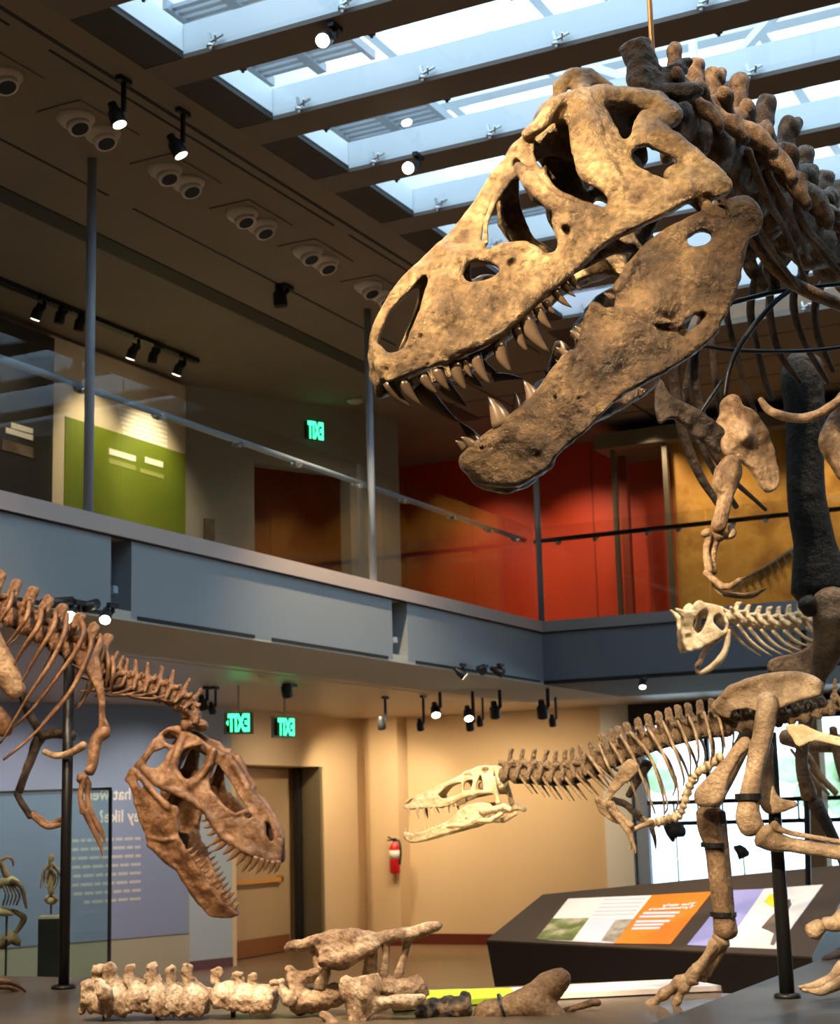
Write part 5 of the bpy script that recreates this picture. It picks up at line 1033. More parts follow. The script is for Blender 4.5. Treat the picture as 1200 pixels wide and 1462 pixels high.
for i, ((tx, ty), (bx, by)) in enumerate(zip(tips, bod)):
    o_ = [(tx-7, ty+1), (tx+2, ty-2), (tx+8, ty+2), (tx+8, ty+16), (bx+12, by-20), (bx+19, by-12), (bx+17, by+8), (bx+10, by+19), (bx-4, by+15), (bx-12, by+19), (bx-17, by+4), (bx-13, by-14), (tx-8, ty+18)]
    B = Bone(GF, [(x, y, 0) for x, y in o_], .0058, .17, .06, False, -.17)
    B.shell([(x, y, 0.) for x, y in o_], [], [], lambda X, Y, y0=GF.uvw(bx, by, 0)[1], y1=GF.uvw(tx, ty, 0)[1]: .095-.065*np.clip((Y-y0)/(y1-y0)*1.5, 0, 1), .02, .01, osm=2)
    if i == 0: B.chain([(128,1408,.05),(124,1426,.05),(116,1444,.03)], [8,8,6], .02, None, False); B.chain([(140,1402,.10),(150,1418,.12)], [6,12], .02, None, False); B.chain([(118,1406,.05),(128,1408,.05)], [2,3], .02, None, False)
    B.noise(.016, 15, i+1).noise(.016, 34, i+2).noise(.010, 70, i+4); B.mesh('vertebra', 'bone_fossil', fo)
m = MB()
for x, y in ((150,1440),(225,1440),(333,1436)):
    q = GF.w(x, y, 0); m = MB(); m.tube([q, (q[0], q[1], PLL)], .012, 8); m.build('steel_pin', 'steel_black', fo)
pe = thing('fossil_pelvis', GF.w(500, 1455, 0), 'large brown fossil hip with a long pointed plate on top, front centre', 'fossil pelvis')
up_ = Bone(GF, [(405,1300,.2),(640,1470,-.2)], .0075, .34, .05, False, -.34)
TP = [(410,1351),(432,1342),(469,1331),(484,1328),(515,1329),(544,1333),(577,1329),(615,1318),(629,1321),(617,1331),(590,1340),(563,1342),(544,1350),(532,1362),(494,1383),(473,1383),(463,1377),(442,1358),(417,1356)]
up_.shell([(x, y, -.02) for x, y in TP], [], [(470,1350,.06),(520,1345,.05)], .045, .03, .02)
up_.chain([(412,1352,.0),(445,1346,.04),(490,1334,.0),(545,1336,.0),(590,1333,0),(626,1321,.0)], [4,5,6,6,6,5], .03, None, False); up_.chain([(462,1372,.08),(500,1368,.09),(535,1352,.06)], [9,10,7], .03, None, False)
up_.cut([(440,1350,.10),(480,1344,.09),(520,1342,.08)], [5,8,5], .03, None, False)
up_.noise(.012, 14, 2).noise(.012, 32, 3).noise(.006, 75, 5); up_.mesh('hip_plate', 'bone_fossil_brown', pe)
lump('hip_strut', 'bone_fossil_brown', pe, [([(551,1342,0),(552,1365,0),(549,1392,0)], [8,5,7])], k=.02, amp=.008); lump('hip_strut', 'bone_fossil_brown', pe, [([(584,1336,-.02),(578,1362,-.02),(568,1394,0)], [7,4.5,7])], k=.02, amp=.008); lump('hip_strut', 'bone_fossil_brown', pe, [([(530,1358,0),(528,1392,0)], [10,9])], k=.02, amp=.01); lump('hip_strut', 'bone_fossil_brown', pe, [([(455,1368,.0),(462,1390,.02),(456,1408,.02)], [9,9,10])], k=.02, amp=.01)
lump('hip_block', 'bone_fossil_brown', pe, [([(552,1410,0),(594,1412,0)], [16,15]), ([(596,1400,0),(606,1418,0)], [7,8])], seed=4)
lump('sacrum', 'bone_fossil_brown', pe, [([(413,1384,.02),(419,1404,.02),(430,1425,.02)], [6,8,14]), ([(420,1400,.02),(442,1394,.03),(466,1384,.02)], [10,9,8]), ([(432,1430,.0),(454,1428,.0),(478,1420,-.02)], [18,19,17]), ([(420,1420,.05),(425,1436,.06)], [10,9])], seed=6)
lump('hip_front', 'bone_fossil', fo, [([(403,1400,.06),(390,1404,.10)], [5,4]), ([(404,1416,.08),(412,1424,.08)], [10,12])], seed=9)
pale = thing('fossil_block', GF.w(520, 1462, .12), 'pale cream jagged fossil piece leaning in front of the brown hip', 'fossil piece')
CR = Bone(GF, [(480,1385,.25),(610,1470,0)], .0065, .34, .04, False, -.02)
CR.shell([(x, y, .16) for x, y in ((483,1406),(494,1392),(505,1398),(540,1390),(544,1420),(563,1423),(602,1419),(606,1429),(577,1441),(545,1441),(527,1454),(518,1470),(503,1470),(496,1440))], [], [(520,1420,.21),(580,1430,.19)], .035, .02, .02, osm=2)
CR.chain([(545,1432,.19),(575,1430,.2),(600,1424,.19)], [8,8,5], .02, None, False); CR.chain([(520,1412,.19),(515,1440,.2),(510,1464,.19)], [12,10,7], .03, None, False)
CR.noise(.012, 16, 3).noise(.012, 36, 4).noise(.006, 80, 5); CR.mesh('fossil', 'bone_fossil', pale)
chip = thing('fossil_chip', GF.w(478, 1462, .16), 'small brown fossil chip lying below the hip, left of the cream piece', 'fossil piece'); lump('fossil', 'bone_fossil_brown', chip, [([(462,1450,.22),(476,1462,.22),(488,1472,.22)], [6,8,7])], seed=3, amp=.01)
bk = thing('fossil_vertebrae', GF.w(650, 1462, .05), 'blackened fossil lump with a golden tip between the cream piece and the thigh bone', 'fossil piece')
lump('fossil', 'bone_fossil_black', bk, [([(612,1444,.05),(636,1446,.05),(660,1442,.05)], [16,17,13]), ([(618,1436,.08),(608,1450,.1)], [11,10]), ([(664,1424,.05),(656,1438,.05)], [8,11]), ([(640,1430,.06),(648,1440,.06)], [8,12])], seed=12, amp=.022)
fm = thing('fossil_thigh_bone', GF.w(760, 1462, .0), 'smooth brown fossil thigh bone with rounded knob ends, front centre right', 'fossil bone')
lump('fossil', 'bone_brown', fm, [([(698,1450,.04),(725,1446,.03),(758,1432,.02),(785,1410,.0)], [22,23,24,20]), ([(782,1404,.0),(800,1398,.0)], [16,15]), ([(766,1440,.05),(790,1455,.06)], [22,20])], seed=15, amp=.007, h=.007)
m = MB(); q = GF.w(722, 1446, .03); t_ = GF.w(735, 1441, .03)-GF.w(715, 1449, .03); m.lathe(q, t_, [(-.006, .090), (.006, .090)], 24); m.build('steel_band', 'steel_black', fm)
tb = thing('fossil_rod_bone', GF.w(830, 1440, .0), 'thin rod shaped fossil bone sticking out right of the brown thigh bone', 'fossil bone')
lump('fossil', 'bone_brown', tb, [([(800,1446,-.05),(825,1438,-.05),(846,1431,-.05),(853,1432,-.05)], [5,4,5,5])], seed=17, amp=.006, h=.006)
# ================================================================== platforms, desk, label strip, glass case
xs_ = onz(928, 1462, PLZ)[0]
m = MB(); m.box((-14, 4.2, 0), (xs_-.004, onz(60, 1394, PLL)[1], PLL-.002)); o = struct(m.build('platform_left', 'platform_grey'))
xs_ = onz(928, 1462, PLZ)[0]
m = MB(); m.box((xs_, 4.2, 0), (3, 11.0, PLZ-.002)); struct(m.build('platform_right', 'slab_grey'))
# label strip
sa, sb = [(596,1434),(600,1416),(735,1409),(722,1425)], 0
dk = thing('label_rail', onz(800, 1425, PLL), 'low label strip, lime green then pinkish white, on the floor before the dark desk', 'label strip')
ZS = PLL+.03
def strip(name, pts, mt, th=.025, z=ZS): P_ = [onz(x, y, z) for x, y in pts]; m = MB(); m.quadbox(P_, th, (0, 0, -1)); return m.build(name, mt, dk)
mat('lime', (.36,.52,.03), .45); mat('pinkish', (.80,.72,.70), .4); mat('strip_side', (.20,.10,.06), .5)
strip('green_panel', [(560,1436),(590,1414),(728,1410),(742,1421)], 'lime'); strip('white_panel', [(742,1421),(728,1410),(978,1397),(1030,1407)], 'pinkish'); strip('base', [(560,1438),(590,1414),(978,1397),(1032,1409)], 'strip_side', .03, ZS-.026)
m = MB(); textmb(m, 'Growing up', .10, onz(715, 1413, ZS+.004), (onz(600, 1420, ZS)-onz(715, 1413, ZS))/np.linalg.norm(onz(600, 1420, ZS)-onz(715, 1413, ZS))*-1, np.array([-.3, .95, 0]), True); 
# desk
dd = thing('exhibit_desk', onz(720, 1405, 0), 'large dark wedge shaped reading desk with a tilted top, in front of the bright window', 'desk')
dA, dB = at(695, 1342, 13.2), at(1160, 1366, 11.0)          # front edge of the sloping top
dD = at(775, 1277, 14.0)
nrm = np.cross(dB-dA, dD-dA); nrm /= np.linalg.norm(nrm)
dC = C0+ray(1230, 1232)*(((dA-C0)@nrm)/(ray(1230, 1232)@nrm))          # back edge
bA, bB = at(718, 1408, 13.3), at(1170, 1400, 11.2)
mat('desk_brown', (.060,.040,.027), .42, (.07,.048,.033), 2.); mat('desk_black', (.012,.012,.012), .5)
bk_ = np.array([-cf[0]*-1, cf[1], 0])
D_ = dD+np.array([0, 0, -1.0]); Cc = dC+np.array([0, 0, -1.0])
m = MB(); m.add([dA, dB, dC, dD, dA-np.array([0, 0, .012]), dB-np.array([0, 0, .012]), dC-np.array([0, 0, .012]), dD-np.array([0, 0, .012])], [(0,1,2,3),(7,6,5,4),(0,4,5,1),(1,5,6,2),(2,6,7,3),(3,7,4,0)]); m.build('tilted_top', 'desk_brown', dd)
m = MB(); z0 = np.array([0, 0, .013]); m.add([dA-z0, dB-z0, dC-z0, dD-z0, (bA[0], bA[1], 0), (bB[0], bB[1], 0), (Cc[0], Cc[1], 0), (D_[0], D_[1], 0)], [(0,1,2,3),(7,6,5,4),(0,4,5,1),(1,5,6,2),(2,6,7,3),(3,7,4,0)]); m.build('body', 'desk_black', dd)
nrm = np.cross(dB-dA, dD-dA); nrm /= np.linalg.norm(nrm)
if nrm[2] < 0: nrm = -nrm
def onD(x, y, o=.006): v = ray(x, y); return C0+v*(((dA-C0)@nrm)/(v@nrm))+nrm*o
mat('print_white', (.86,.80,.76), .5); mat('print_lilac', (.74,.70,.80), .5); mat('print_orange', (.86,.22,.015), .5); mat('print_violet', (.34,.33,.66), .5); mat('print_grey', (.55,.50,.48), .6)
mat('photo_green', (.10,.11,.035), .5, (.50,.42,.30), 6., c3=(.16,.20,.05)); mat('photo_grey', (.22,.19,.15), .5, (.5,.44,.36), 12.); mat('print_yellow', (.80,.72,.02), .5)
def inlay(name, pts, mt, o=.006, par=dd, th=.005): m = MB(); m.quadbox([onD(x, y, o) for x, y in pts], th, -nrm); return m.build(name, mt, par)
inlay('text_panel', [(766,1342),(812,1284),(932,1279),(877,1348)], 'print_white'); inlay('lilac_panel', [(820,1344),(845,1312),(906,1312),(877,1348)], 'print_lilac', .009); inlay('photo_print', [(766,1342),(790,1313),(842,1312),(818,1344)], 'photo_green', .010); inlay('photo_print', [(859,1345),(880,1315),(905,1314),(879,1347)], 'photo_grey', .011)
og = inlay('orange_panel', [(877,1348),(932,1279),(1018,1274),(958,1349)], 'print_orange', .007); inlay('violet_panel', [(982,1350),(1045,1272),(1092,1270),(1036,1353)], 'print_violet'); wp = inlay('white_panel', [(1036,1353),(1092,1270),(1176,1264),(1109,1356)], 'print_white', .0065)
inlay('yellow_bubble', [(1092,1289),(1100,1279),(1116,1276),(1126,1280),(1120,1292),(1104,1296)], 'print_yellow', .010)
m = MB(); m.quadbox([onD(x, y, .010) for x, y in ((1088,1326),(1100,1312),(1112,1300),(1120,1288),(1129,1285),(1131,1293),(1124,1304),(1122,1318),(1115,1328),(1112,1340),(1106,1351),(1101,1350),(1106,1334),(1098,1330))], .003, -nrm); m.build('dinosaur_drawing', 'photo_brown', dd)
for k in range(5): y = 1284+k*5.5; inlay('small_print', [(925-k*4.2-62, y+2.2), (925-k*4.2-60, y), (924-k*4.2, y-1.5), (922-k*4.2, y+.7)], 'print_lilac', .010)
for x, y, l in ((918,1304,52),(913,1309,50),(908,1316,48),(905,1321,42),(902,1326,40)): inlay('small_print', [(x, y+3), (x+2, y), (x+l+2, y-1), (x+l, y+2)], 'print_lilac', .0105)
exd = onD(1000, 1290)-onD(960, 1292); exd /= np.linalg.norm(exd); eyd = np.cross(nrm, exd)
m = MB(); textmb(m, 'The early', .075, onD(992, 1294, .012), exd, eyd, True, 'LEFT', .003); textmb(m, 'Tyrannosaurs', .072, onD(990, 1298.5, .012), exd, eyd, True, 'LEFT', .003); m.build('lettering', 'print_white', dd)
# glass case with small bird skeletons
gc = thing('glass_case', at(80, 1395, 13.0), 'tall glass display case with dark edges at the left, before the blue panel', 'display case')
cB = at(158, 1128, 12.2); cA_ = at(-60, 1126, 12.6); zt = cB[2]
def fl(p, z): return np.array([p[0], p[1], z])
back = np.array([cB[0], cB[1], 0]); back = back/np.linalg.norm(back)*.95
cs = [fl(cB, 0), fl(cA_, 0), fl(cA_+back, 0), fl(cB+back, 0)]; zb_ = .42
m = MB(); m.add([fl(p, 0) for p in cs]+[fl(p, zb_) for p in cs], [(0,1,2,3),(7,6,5,4),(0,4,5,1),(1,5,6,2),(2,6,7,3),(3,7,4,0)]); m.build('plinth', 'platform_grey', gc)
for i in range(4):
    a_, b_ = cs[i], cs[(i+1) % 4]; m = MB(); n_ = np.cross(b_-a_, (0, 0, 1)); n_ /= np.linalg.norm(n_); m.quadbox([fl(a_, zb_), fl(b_, zb_), fl(b_, zt), fl(a_, zt)], .008, -n_); m.build('glass_side', 'case_glass', gc)
m = MB(); m.quadbox([fl(p, zt) for p in cs], .008, (0, 0, 1)); m.build('glass_top', 'case_glass', gc)
for i in (0, 3): m = MB(); m.bar(fl(cs[i], zb_), fl(cs[i], zt), .02, .02); m.build('edge_strip', 'slot_black', gc)
for i in range(4): m = MB(); m.bar(fl(cs[i], zt+.012), fl(cs[(i+1) % 4], zt+.012), .018, .018); m.build('edge_strip', 'slot_black', gc)
mid_ = .35*back
def birdstand(px, py, w_, top, lab):
    q = at(px, py, 12.75); t_ = thing('bird_plinth', fl(q, zb_), lab, 'plinth'); m = MB(); e1 = np.array([cos(YAW), sin(YAW), 0])*w_/2; e2 = np.array([-sin(YAW), cos(YAW), 0])*w_/2
    z1 = q[2]; P_ = [fl(q, 0)+e1*i+e2*j for i, j in ((-1,-1),(1,-1),(1,1),(-1,1))]; m.add([fl(p, zb_+.001) for p in P_]+[fl(p, z1) for p in P_], [(0,3,2,1),(4,5,6,7),(0,1,5,4),(1,2,6,5),(2,3,7,6),(3,0,4,7)]); m.build('block', 'black_paint', t_)
    m = MB(); m.add([fl(p, z1+.001) for p in P_]+[fl(p, z1+.02) for p in P_], [(0,3,2,1),(4,5,6,7),(0,1,5,4),(1,2,6,5),(2,3,7,6),(3,0,4,7)]); m.build('sand_top', 'mural_sand', t_); return q
birdstand(73, 1311, .165, 0, 'black block plinth with a sandy top inside the glass case')
bd = thing('bird_skeleton', at(73, 1308, 12.75), 'small upright bird skeleton on a pin, on the black block in the glass case', 'skeleton', 'bird skeletons')
def br(lst, n, par, m_='bone_young', dd_=12.75): rods([([(x, y, dd_+z) for x, y, z in p], r) for p, r in lst], n, m_, par, 7)
br([([(74,1222,0),(73,1228,0)],[4,4])], 'skull', bd); br([([(73,1230,0),(73,1252,.02),(73,1276,0)],[4,6,4])], 'spine', bd)
for sx in (-1, 1):
    br([([(73,1236,0),(73+9*sx,1244,0),(73+9*sx,1262,0),(73+2*sx,1270,0)],[1.2])], 'rib', bd); br([([(73,1240,-.02),(73+7*sx,1250,-.02),(73+5*sx,1262,0)],[1.2])], 'rib', bd)
    br([([(73+3*sx,1234,0),(73+12*sx,1246,-.03),(73+15*sx,1268,-.03)],[1.8,1.5,1.2])], 'wing', bd, 'bone_young'); br([([(73+2*sx,1278,0),(73+8*sx,1283,-.03),(73+5*sx,1290,0)],[2.4,2,1.5])], 'leg', bd)
br([([(70,1286,0),(76,1286,0)],[6,6])], 'pelvis', bd, 'bone_young'); m = MB(); m.tube([at(73,1270,12.76), at(73,1305,12.76)], .008, 6); m.build('pin', 'steel_black', bd)
b2 = thing('bird_skeleton', at(15, 1350, 12.7), 'larger bird skeleton with curled neck at the left end of the glass case', 'skeleton', 'bird skeletons')
br([([(2,1228,0),(10,1224,0),(18,1228,0),(19,1236,0)],[2.5,2,2,1.5]),([(2,1230,0),(8,1246,0),(14,1256,0)],[4,5,5])], 'neck', b2, 'bone_young', 12.7)
br([([(0,1262,0),(14,1258,0),(24,1262,0)],[7,8,6])], 'breastbone', b2, 'bone_cream', 12.7); br([([(16,1258,-.05),(30,1266,-.05),(38,1296,-.05)],[4,4,2])], 'wing', b2, 'bone_young', 12.7)
for k in range(5): br([([(4+4*k,1264,-.04),(8+5*k,1278,-.05),(4+5*k,1292,-.02)],[1.4])], 'rib', b2, 'bone_young', 12.7)
br([([(-6,1300,0),(10,1302,0),(18,1304,0)],[7,6,4])], 'pelvis', b2, 'bone_cream', 12.7); br([([(18,1300,0),(34,1310,0),(28,1324,0),(20,1334,0)],[3,5,4,3]),([(20,1330,0),(28,1350,0)],[3,2])], 'leg', b2, 'bone_young', 12.7)
br([([(2,1350,0),(14,1338,0),(26,1346,0)],[8,10,6])], 'skull', b2, 'bone_young', 12.7)
m = MB(); q = at(10, 1300, 12.7); m.tube([q, fl(q, zb_+.01)], .009, 6); m.build('pin', 'steel_black', b2)
# ================================================================== lamps
def track_lamp(px, py, d, ztop, aim, label, on=True, size=1., group='track spotlights', soft=False, cat='spotlight'):
    """cylinder spot hanging on a stem from a track; (px, py) is its glowing mouth"""
    q = at(px, py, d); a_ = np.array(aim, float)-q; a_ /= np.linalg.norm(a_); L_ = .16*size; R = .05*size
    t = thing('spotlight', q-a_*L_, label, cat, group)
    m = MB(); m.lathe(q, -a_, [(0, R), (.015*size, R*1.02), (L_*.6, R*.95), (L_*.75, R*.6), (L_, R*.55)], 18); m.build('housing', 'dark_metal', t, True)
    m = MB(); m.lathe(q, -a_, [(-.002, R*.86), (.004, R*.86)], 18); m.build('lens', 'lamp_glow' if on and not soft else 'lamp_glow_soft' if on else 'slot_black', t)
    p = q-a_*L_*.6; m = MB(); s_ = np.array([p[0]+R*1.1*cos(YAW), p[1]+R*1.1*sin(YAW), p[2]]); m.bar(p, s_, .015*size, .03*size); m.bar(s_, (s_[0], s_[1], max(s_[2]+.02, ztop-.03)), .018*size, .03*size); m.box((s_[0]-.02*size, s_[1]-.06*size, ztop-.035), (s_[0]+.02*size, s_[1]+.06*size, ztop-.004)); m.build('stem', 'dark_metal', t)
    return t
SKC = at(790, 400, 4.9)
t1 = track_lamp(171, 178, depth(onz(171, 178, 6.10)), ZC, (-4.0, 8.0, 1.), 'lit black spotlight nearer the left, hanging under the brown ceiling by the twin fittings', soft=True)
t2 = track_lamp(259, 222, depth(onz(259, 222, 6.10)), ZC, (-3.5, 9.5, 1.), 'lit black spotlight further right under the brown ceiling, tilted to the right', soft=True)
for px, py, lab in ((461,58,'lit spotlight fixed under the second beam of the skylight'), (583,240,'lit spotlight fixed under the fourth beam of the skylight')): track_lamp(px, py, depth(onz(px, py, 6.28)), ZC, (-3.4, 3.0, 3.), lab, size=.95)
track_lamp(812, 205, depth(onz(812, 205, 6.28)), ZC, (-3, 6, 2), 'unlit spotlight under a skylight beam, glimpsed behind the big skull', on=False, size=.9)
for px, py, on, lab in ((50,456,1,'lit spotlight leftmost in the row over the upper exhibit panels'), (84,462,0,'dark spotlight second in the row over the upper exhibit panels'), (112,472,0,'dark spotlight left of the first column, over the upper exhibit panels'), (186,512,1,'lit spotlight right of the first column, over the green exhibit panel'), (217,518,0,'dark spotlight between the two lit ones over the green exhibit panel'), (252,535,1,'lit spotlight rightmost in the row over the green exhibit panel')):
    q = onx(px, py, -9.1); track_lamp(px, py, depth(q), ZC-.043, (q[0]-.6, q[1]+.1, q[2]-(1.2 if on else 2.4)), lab, bool(on), .95)
m = MB(); m.box((-9.13, 8, ZC-.045), (-9.05, 13.15, ZC-.003)); tag(m.build('lighting_track', 'dark_metal'), 'dark ceiling track carrying the spotlights over the upper exhibit panels', 'lighting track')
q = onx(401, 432, -7.15); track_lamp(401, 438, depth(q), ZC, (q[0], q[1]+.3, q[2]-2), 'dark spotlight alone on the upper ceiling above the exit sign', False, 1.25)
# twin ball fittings recessed in the ceiling
for k, (y, lab) in enumerate(((7.12,'nearest twin ball fitting in the brown ceiling, cut by the left edge'), (8.11,'twin ball fitting in the brown ceiling above the first column'), (9.11,'third twin ball fitting along the brown ceiling, beside the second spotlight'), (10.11,'fourth twin ball fitting along the brown ceiling'), (11.09,'fifth twin ball fitting along the brown ceiling, near the snout'), (12.13,'furthest twin ball fitting in the brown ceiling, just left of the snout'))):
    t = thing('ceiling_projector', (-6.47, y, ZC), lab, 'ceiling light', 'twin ball fittings')
    m = MB(); m.box((-6.65, y-.32, ZC-.012), (-6.29, y+.32, ZC-.003)); m.build('plate', 'ceiling_brown', t, bevel=.004)
    for dy in (-.14, .14):
        c = np.array([-6.47, y+dy, ZC-.01]); a_ = np.array([.45, -.1, -1]); a_ /= np.linalg.norm(a_)
        m = MB(); m.lathe(c+np.array([0, 0, .01]), (0, 0, -1), [(0, .128), (.03, .126), (.06, .105), (.085, .07), (.09, .01)], 24); o = m.build('ball', 'fitting_grey', t, True)
        m = MB(); m.lathe(c+a_*.06, a_, [(0, .082), (.05, .076), (.052, .055)], 24); m.build('snout', 'fitting_grey', o, True); m = MB(); m.lathe(c+a_*.111, a_, [(0, .058), (.003, .058)], 20); m.build('aperture', 'slot_black', o)
# fascia lamps
q = onx(100, 881, -6.6); fl1 = track_lamp(100, 881, depth(q), q[2]+.12, (q[0]+1.5, q[1]-2.5, q[2]-1.5), 'bright lamp on the balcony edge, shining just over the ribs at left', True, .9)
q = onx(150, 885, -6.6); fl2 = track_lamp(150, 885, depth(q), q[2]+.12, (q[0]+1.2, q[1]-2.0, q[2]-2.), 'bright lamp on the balcony edge, beside the left recess', True, .8)
for a0, a1 in (((62,862),(102,859)), ((120,867),(138,862))):
    p0, p1 = onx(*a0, -6.62), onx(*a1, -6.62); m = MB(); m.tube([p0, p1], .035, 10); m.build('arm', 'dark_metal', fl1 if a0[0] == 62 else fl2, True)
q = onx(664, 966, -6.66); track_lamp(664, 966, depth(q), q[2]+.13, (q[0]+1.5, q[1]+.9, q[2]-1.5), 'slim grey lit spotlight under the balcony near the inner corner', True, .8, soft=True)
q = onx(690, 962, -6.66); track_lamp(690, 958, depth(q), q[2]+.10, (q[0]+1., q[1]-1., q[2]-.4), 'dark unlit spotlight under the balcony, left one of the cluster', False, .9); track_lamp(719, 962, depth(q), q[2]+.10, (q[0]+1.2, q[1]+.2, q[2]-.5), 'dark unlit spotlight under the balcony, right one of the cluster', False, .9)
q = ony(918, 981, 16.3); track_lamp(918, 981, depth(q), q[2]+.13, (q[0]+.4, q[1]-1, q[2]-1.5), 'slim lit spotlight under the back balcony, above the pale skeleton', True, .8, soft=True)
# lower ceiling track
lows = [(411,994,0,'dark spotlight on the lower ceiling above the right exit sign',1.2),(291,1012,0,'dark spotlight on the lower ceiling left of the exit signs',1.),(304,1018,0,'dark spotlight on the lower ceiling, tilted, close left of the exit signs',.8),(546,1040,0,'dark spotlight on the lower ceiling above the fire extinguisher',1.),(601,1042,0,'small dark spotlight on the lower ceiling, right of the pilaster',.9),(623,1021,1,'lit spotlight on the lower ceiling, leftmost lit one of the group',1.1),(670,1026,1,'lit spotlight on the lower ceiling, right lit one of the group',1.1),(672,1042,0,'dark spotlight hanging directly below the right lit one',1.),(686,1036,0,'small dark spotlight beside the one below the right lit one',.8),(708,1024,0,'dark spotlight on the lower ceiling in the middle of the group',1.2),(776,1024,0,'round dark spotlight on the lower ceiling above the pale skull',1.3),(790,1036,0,'small dark spotlight at the right end of the lower ceiling group',.9)]
for px, py, on, lab, s_ in lows:
    d = 17.5 if px < 450 else 18.2 if py < 1032 else 19.6; q = at(px, py, d); track_lamp(px, py, d, ZF0+.05, (q[0]+.7, q[1]-1.0, q[2]-1.6) if on else (q[0]-.3, q[1]+1.2, q[2]-2.2), lab, bool(on), s_)
# upper exhibit panels
pn = thing('information_board', (-9.7, 12.4, ZF1+.05), 'tall tan exhibit board with a lime green lower part in the upper gallery', 'display board', 'upper exhibit boards')
yA, yB_ = onx(70, 600, -9.68)[1], onx(265, 650, -9.68)[1]; zg = onx(180, 622, -9.68)[2]; yG = onx(92, 650, -9.68)[1]
m = MB(); m.box((-9.72, yA, ZF1+.05), (-9.68, yB_, ZC-.05)); m.build('board', 'panel_tan', pn)
m = MB(); m.box((-9.68, yG, ZF1+.05), (-9.672, yB_-.01, zg)); m.build('green_field', 'green_panel', pn)
def wl(px, py): return onx(px, py, -9.668)
m = MB()
for k in range(8): p0, p1 = wl(166+k*1.5, 566+k*7.2), wl(240, 582+k*7.0); m.box((-9.680, p0[1], p0[2]-.020), (-9.676, p1[1], p0[2]+.014))
m.build('small_print', 'print_cream', pn)
m = MB()
for (x0, y0, x1, y1), h in (((156,644,194,651),.03),((207,656,233,662),.03)):
    p0, p1 = wl(x0, y0), wl(x1, y1); m.box((-9.672, p0[1], p0[2]-h), (-9.666, p1[1], p0[2]+h))
m.build('heading_print', 'print_cream', pn)
mat('green_faint', (.30,.33,.10), .6)
m = MB()
for x0, y0, x1, y1 in ((156,654,194,672),(200,668,234,684)): p0, p1 = wl(x0, y0), wl(x1, y1); m.box((-9.672, p0[1], p1[2]), (-9.668, p1[1], p0[2]))
m.build('text_block', 'green_faint', pn)
bn = thing('information_board', (-9.66, 10.5, ZF1+.05), 'black exhibit board with two cream heading lines at the left of the upper gallery', 'display board', 'upper exhibit boards')
m = MB(); m.box((-9.70, 8.3, ZF1+.05), (-9.62, yA-.01, ZC-.1)); m.build('board', 'panel_black', bn)
def wb(px, py): return onx(px, py, -9.615)
m = MB()
for x0, y0, x1 in ((16,606,47),(8,613,47)): p0, p1 = wb(x0, y0), wb(x1, y0+6); m.box((-9.62, p0[1], p0[2]-.03), (-9.612, p1[1], p0[2]+.02))
m.build('heading_print', 'print_cream', bn)
m = MB(); p0, p1 = wb(3, 622), wb(47, 654); m.box((-9.62, p0[1], p1[2]), (-9.612, p1[1], p0[2]-.03)); m.build('photo_print', 'photo_brown', bn)
# ================================================================== light
def spot(n, loc, tgt, power, col=(1, .78, .52), ang=30, blend=.5, size=.06):
    l = bpy.data.lights.new(n, 'SPOT'); l.energy = power; l.color = col; l.spot_size = radians(ang); l.spot_blend = blend; l.shadow_soft_size = size
    o = bpy.data.objects.new(n, l); COL.objects.link(o); o.location = loc
    o.rotation_euler = (Vector(tgt)-Vector(loc)).to_track_quat('-Z', 'Y').to_euler(); return o
def area(n, loc, tgt, power, sx, sy, col):
    l = bpy.data.lights.new(n, 'AREA'); l.energy = power; l.color = col; l.shape = 'RECTANGLE'; l.size = sx; l.size_y = sy
    o = bpy.data.objects.new(n, l); COL.objects.link(o); o.location = loc
    o.rotation_euler = (Vector(tgt)-Vector(loc)).to_track_quat('-Z', 'Y').to_euler(); return o
W = bpy.data.worlds.new('world'); scene.world = W; W.use_nodes = True
bg = W.node_tree.nodes['Background']; bg.inputs['Color'].default_value = (.66, .85, 1., 1); bg.inputs['Strength'].default_value = 4.2
# skylight portal so the sky is sampled well
o = area('skylight_portal', (-2, 10, 8.6), (-2, 10, 0), 1, 9, 14, (1, 1, 1)); o.data.cycles.is_portal = True
o = area('window_portal', (-2.5, YW+.3, 1.7), (-2.5, 0, 1.7), 1, 10, 2.8, (1, 1, 1)); o.data.cycles.is_portal = True
# lower level wall washers
for x in (-11.3, -9.9, -8.7):
    spot('wall_wash_lamp', (x+.2, 19.3, 3.15), (x, YW, 1.3), 170, (1, .73, .42), 95, .9)
for y in (18.4, 20.6): spot('wall_wash_lamp', (-9.9, y, 3.15), (-11.8, y+.2, 1.2), 120, (1, .78, .50), 95, .9)
for s in (.8, 2.4, 4.0):
    q = mu(s, 3.1, 1.6); t = mu(s, 1.2); spot('mural_lamp', q, t, 130, (1, .88, .76), 100, .9)
# upper exhibits
for y, p in ((10.8, 16), (12.1, 55), (13.0, 80)):
    spot('gallery_lamp', (-9.0, y, 6.15), (-9.72, y+.15, 5.2), p*1.6, (1, .82, .5), 80, .9)
for x, p in ((-7.0, 75), (-8.3, 45), (-5.9, 30)): spot('red_wall_lamp', (x, 17.6, 6.2), (x-.1, 18.9, 4.4), p*1.9, (1, .75, .5), 80, 1.)
for x in (-5.1, -3.8, -2.5): spot('gold_wall_lamp', (x, 17.3, 6.2), (x, 18.2, 4.6), 95, (1, .78, .45), 85, 1.)
# key lights on the big skull
spot('skull_key_lamp', (-2.7, .3, 6.25), at(700, 330, 4.9), 7500, (1, .81, .55), 18, .95, .04)
spot('skull_rim_lamp', (-4.2, 2.6, 6.3), at(740, 380, 4.9), 500, (1, .78, .50), 40, .6, .05)
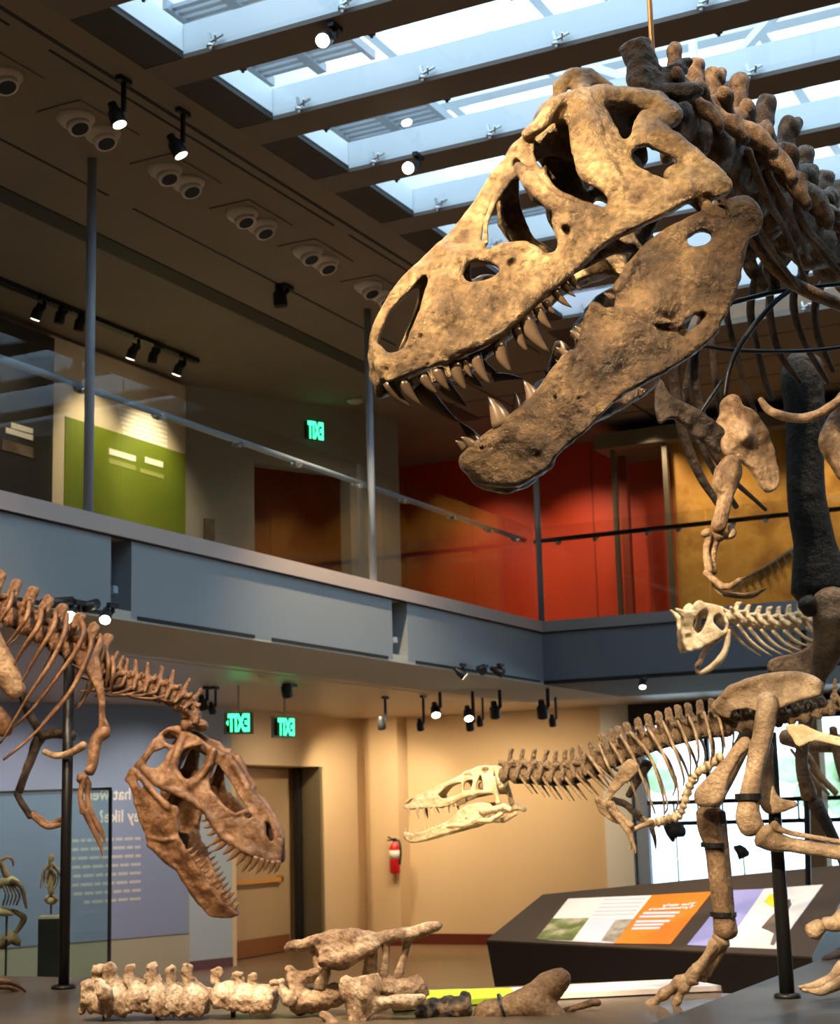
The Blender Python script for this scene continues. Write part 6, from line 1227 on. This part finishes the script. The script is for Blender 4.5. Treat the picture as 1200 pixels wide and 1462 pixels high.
# lamps of the hall, warm, hung in the ceiling and under the skylight beams; floor fill is added
def hall(n, loc, tgt, p, ang=30, col=(1, .77, .50), size=.05): return spot(n, loc, tgt, p, col, ang, .7, size)
hall('fossil_lamp', (-3.9, 3.6, 6.3), GF.w(250, 1420, 0), 2200, 20); hall('fossil_lamp', (-2.8, 4.4, 6.3), GF.w(520, 1400, 0), 1800, 18); hall('fossil_lamp', (-2.2, 4.2, 6.3), GF.w(720, 1430, 0), 500, 18)
hall('left_skeleton_lamp', (-3.0, 4.6, 6.3), LF.w(290, 1160, 0), 800, 22); hall('left_skeleton_lamp', (-4.6, 4.2, 6.3), LF.w(110, 980, 0), 900, 26); hall('left_skeleton_lamp', (-5.9, 6.0, 6.3), LF.w(60, 900, 0), 300, 40)
hall('young_lamp', (-3.4, 3.9, 6.3), YF.w(650, 1150, 0), 1700, 16); hall('young_lamp', (-2.4, 3.6, 6.3), YF.w(840, 1090, 0), 1500, 20); hall('young_lamp', (-1.3, 3.6, 6.3), YF.w(1090, 1120, 0), 800, 26)
hall('young_lamp', (-1.2, .2, 6.2), YF.w(850, 1085, 0), 2200, 16); hall('left_skeleton_lamp', (-2.4, .6, 6.2), LF.w(200, 1040, 0), 1500, 18); hall('horned_lamp', (-3.2, 7.6, 6.3), HN.w(1040, 900, 0), 290, 18)
hall('chest_lamp', (-1.6, 2.2, 6.3), at(1070, 640, 6.4), 350, 20); hall('neck_lamp', (-2.2, 2.2, 6.3), at(1090, 250, 6.2), 260, 26)
hall('floor_fill', (-6.1, 11.5, 6.3), (-5.5, 12.5, 0), 900, 90); hall('floor_fill', (-6.1, 4.5, 6.3), (-5.0, 5.5, 0), 700, 90); hall('floor_fill', (-1.5, 9., 6.3), (-2.0, 10, 0), 500, 80); hall('floor_fill', (1.5, 3., 6.3), (0.5, 3.5, 0), 900, 100)  # added fill spots aimed at the floor, only for warm bounce
spot('case_lamp', (at(60, 1126, 11.9)[0], at(60, 1126, 11.9)[1], 3.1), at(40, 1290, 12.7), 260, (1, .82, .55), 60, .8)
hall('desk_lamp', (-2.6, 9.8, 6.3), onD(950, 1310), 900, 24)
for x, y in ((-9.5, 14), (-9.3, 17.2), (-10.5, 11.)): spot('lower_gallery_fill', (x, y, 3.1), (x, y, 0), 130, (1, .80, .55), 130, 1.)  # added unseen downlights, their floor bounce brightens the lower ceiling
for x, y in ((-8.3, 7.), (-8.3, 11.), (-8.0, 15.)): spot('upper_gallery_fill', (x, y, 6.3), (x, y, 3.8), 70, (1, .80, .55), 140, 1.)  # added general fill, lifts the dark upper gallery

cam.dof.use_dof = True; cam.dof.focus_distance = 5.3; cam.dof.aperture_fstop = 8.
scene.view_settings.view_transform = 'Standard'; scene.view_settings.look = 'None'; scene.view_settings.exposure = 0.; scene.view_settings.gamma = 1
scene.cycles.use_denoising = True; scene.cycles.max_bounces = 10; scene.cycles.transparent_max_bounces = 24; scene.cycles.sample_clamp_indirect = 6
scene.cycles.caustics_reflective = False; scene.cycles.caustics_refractive = False
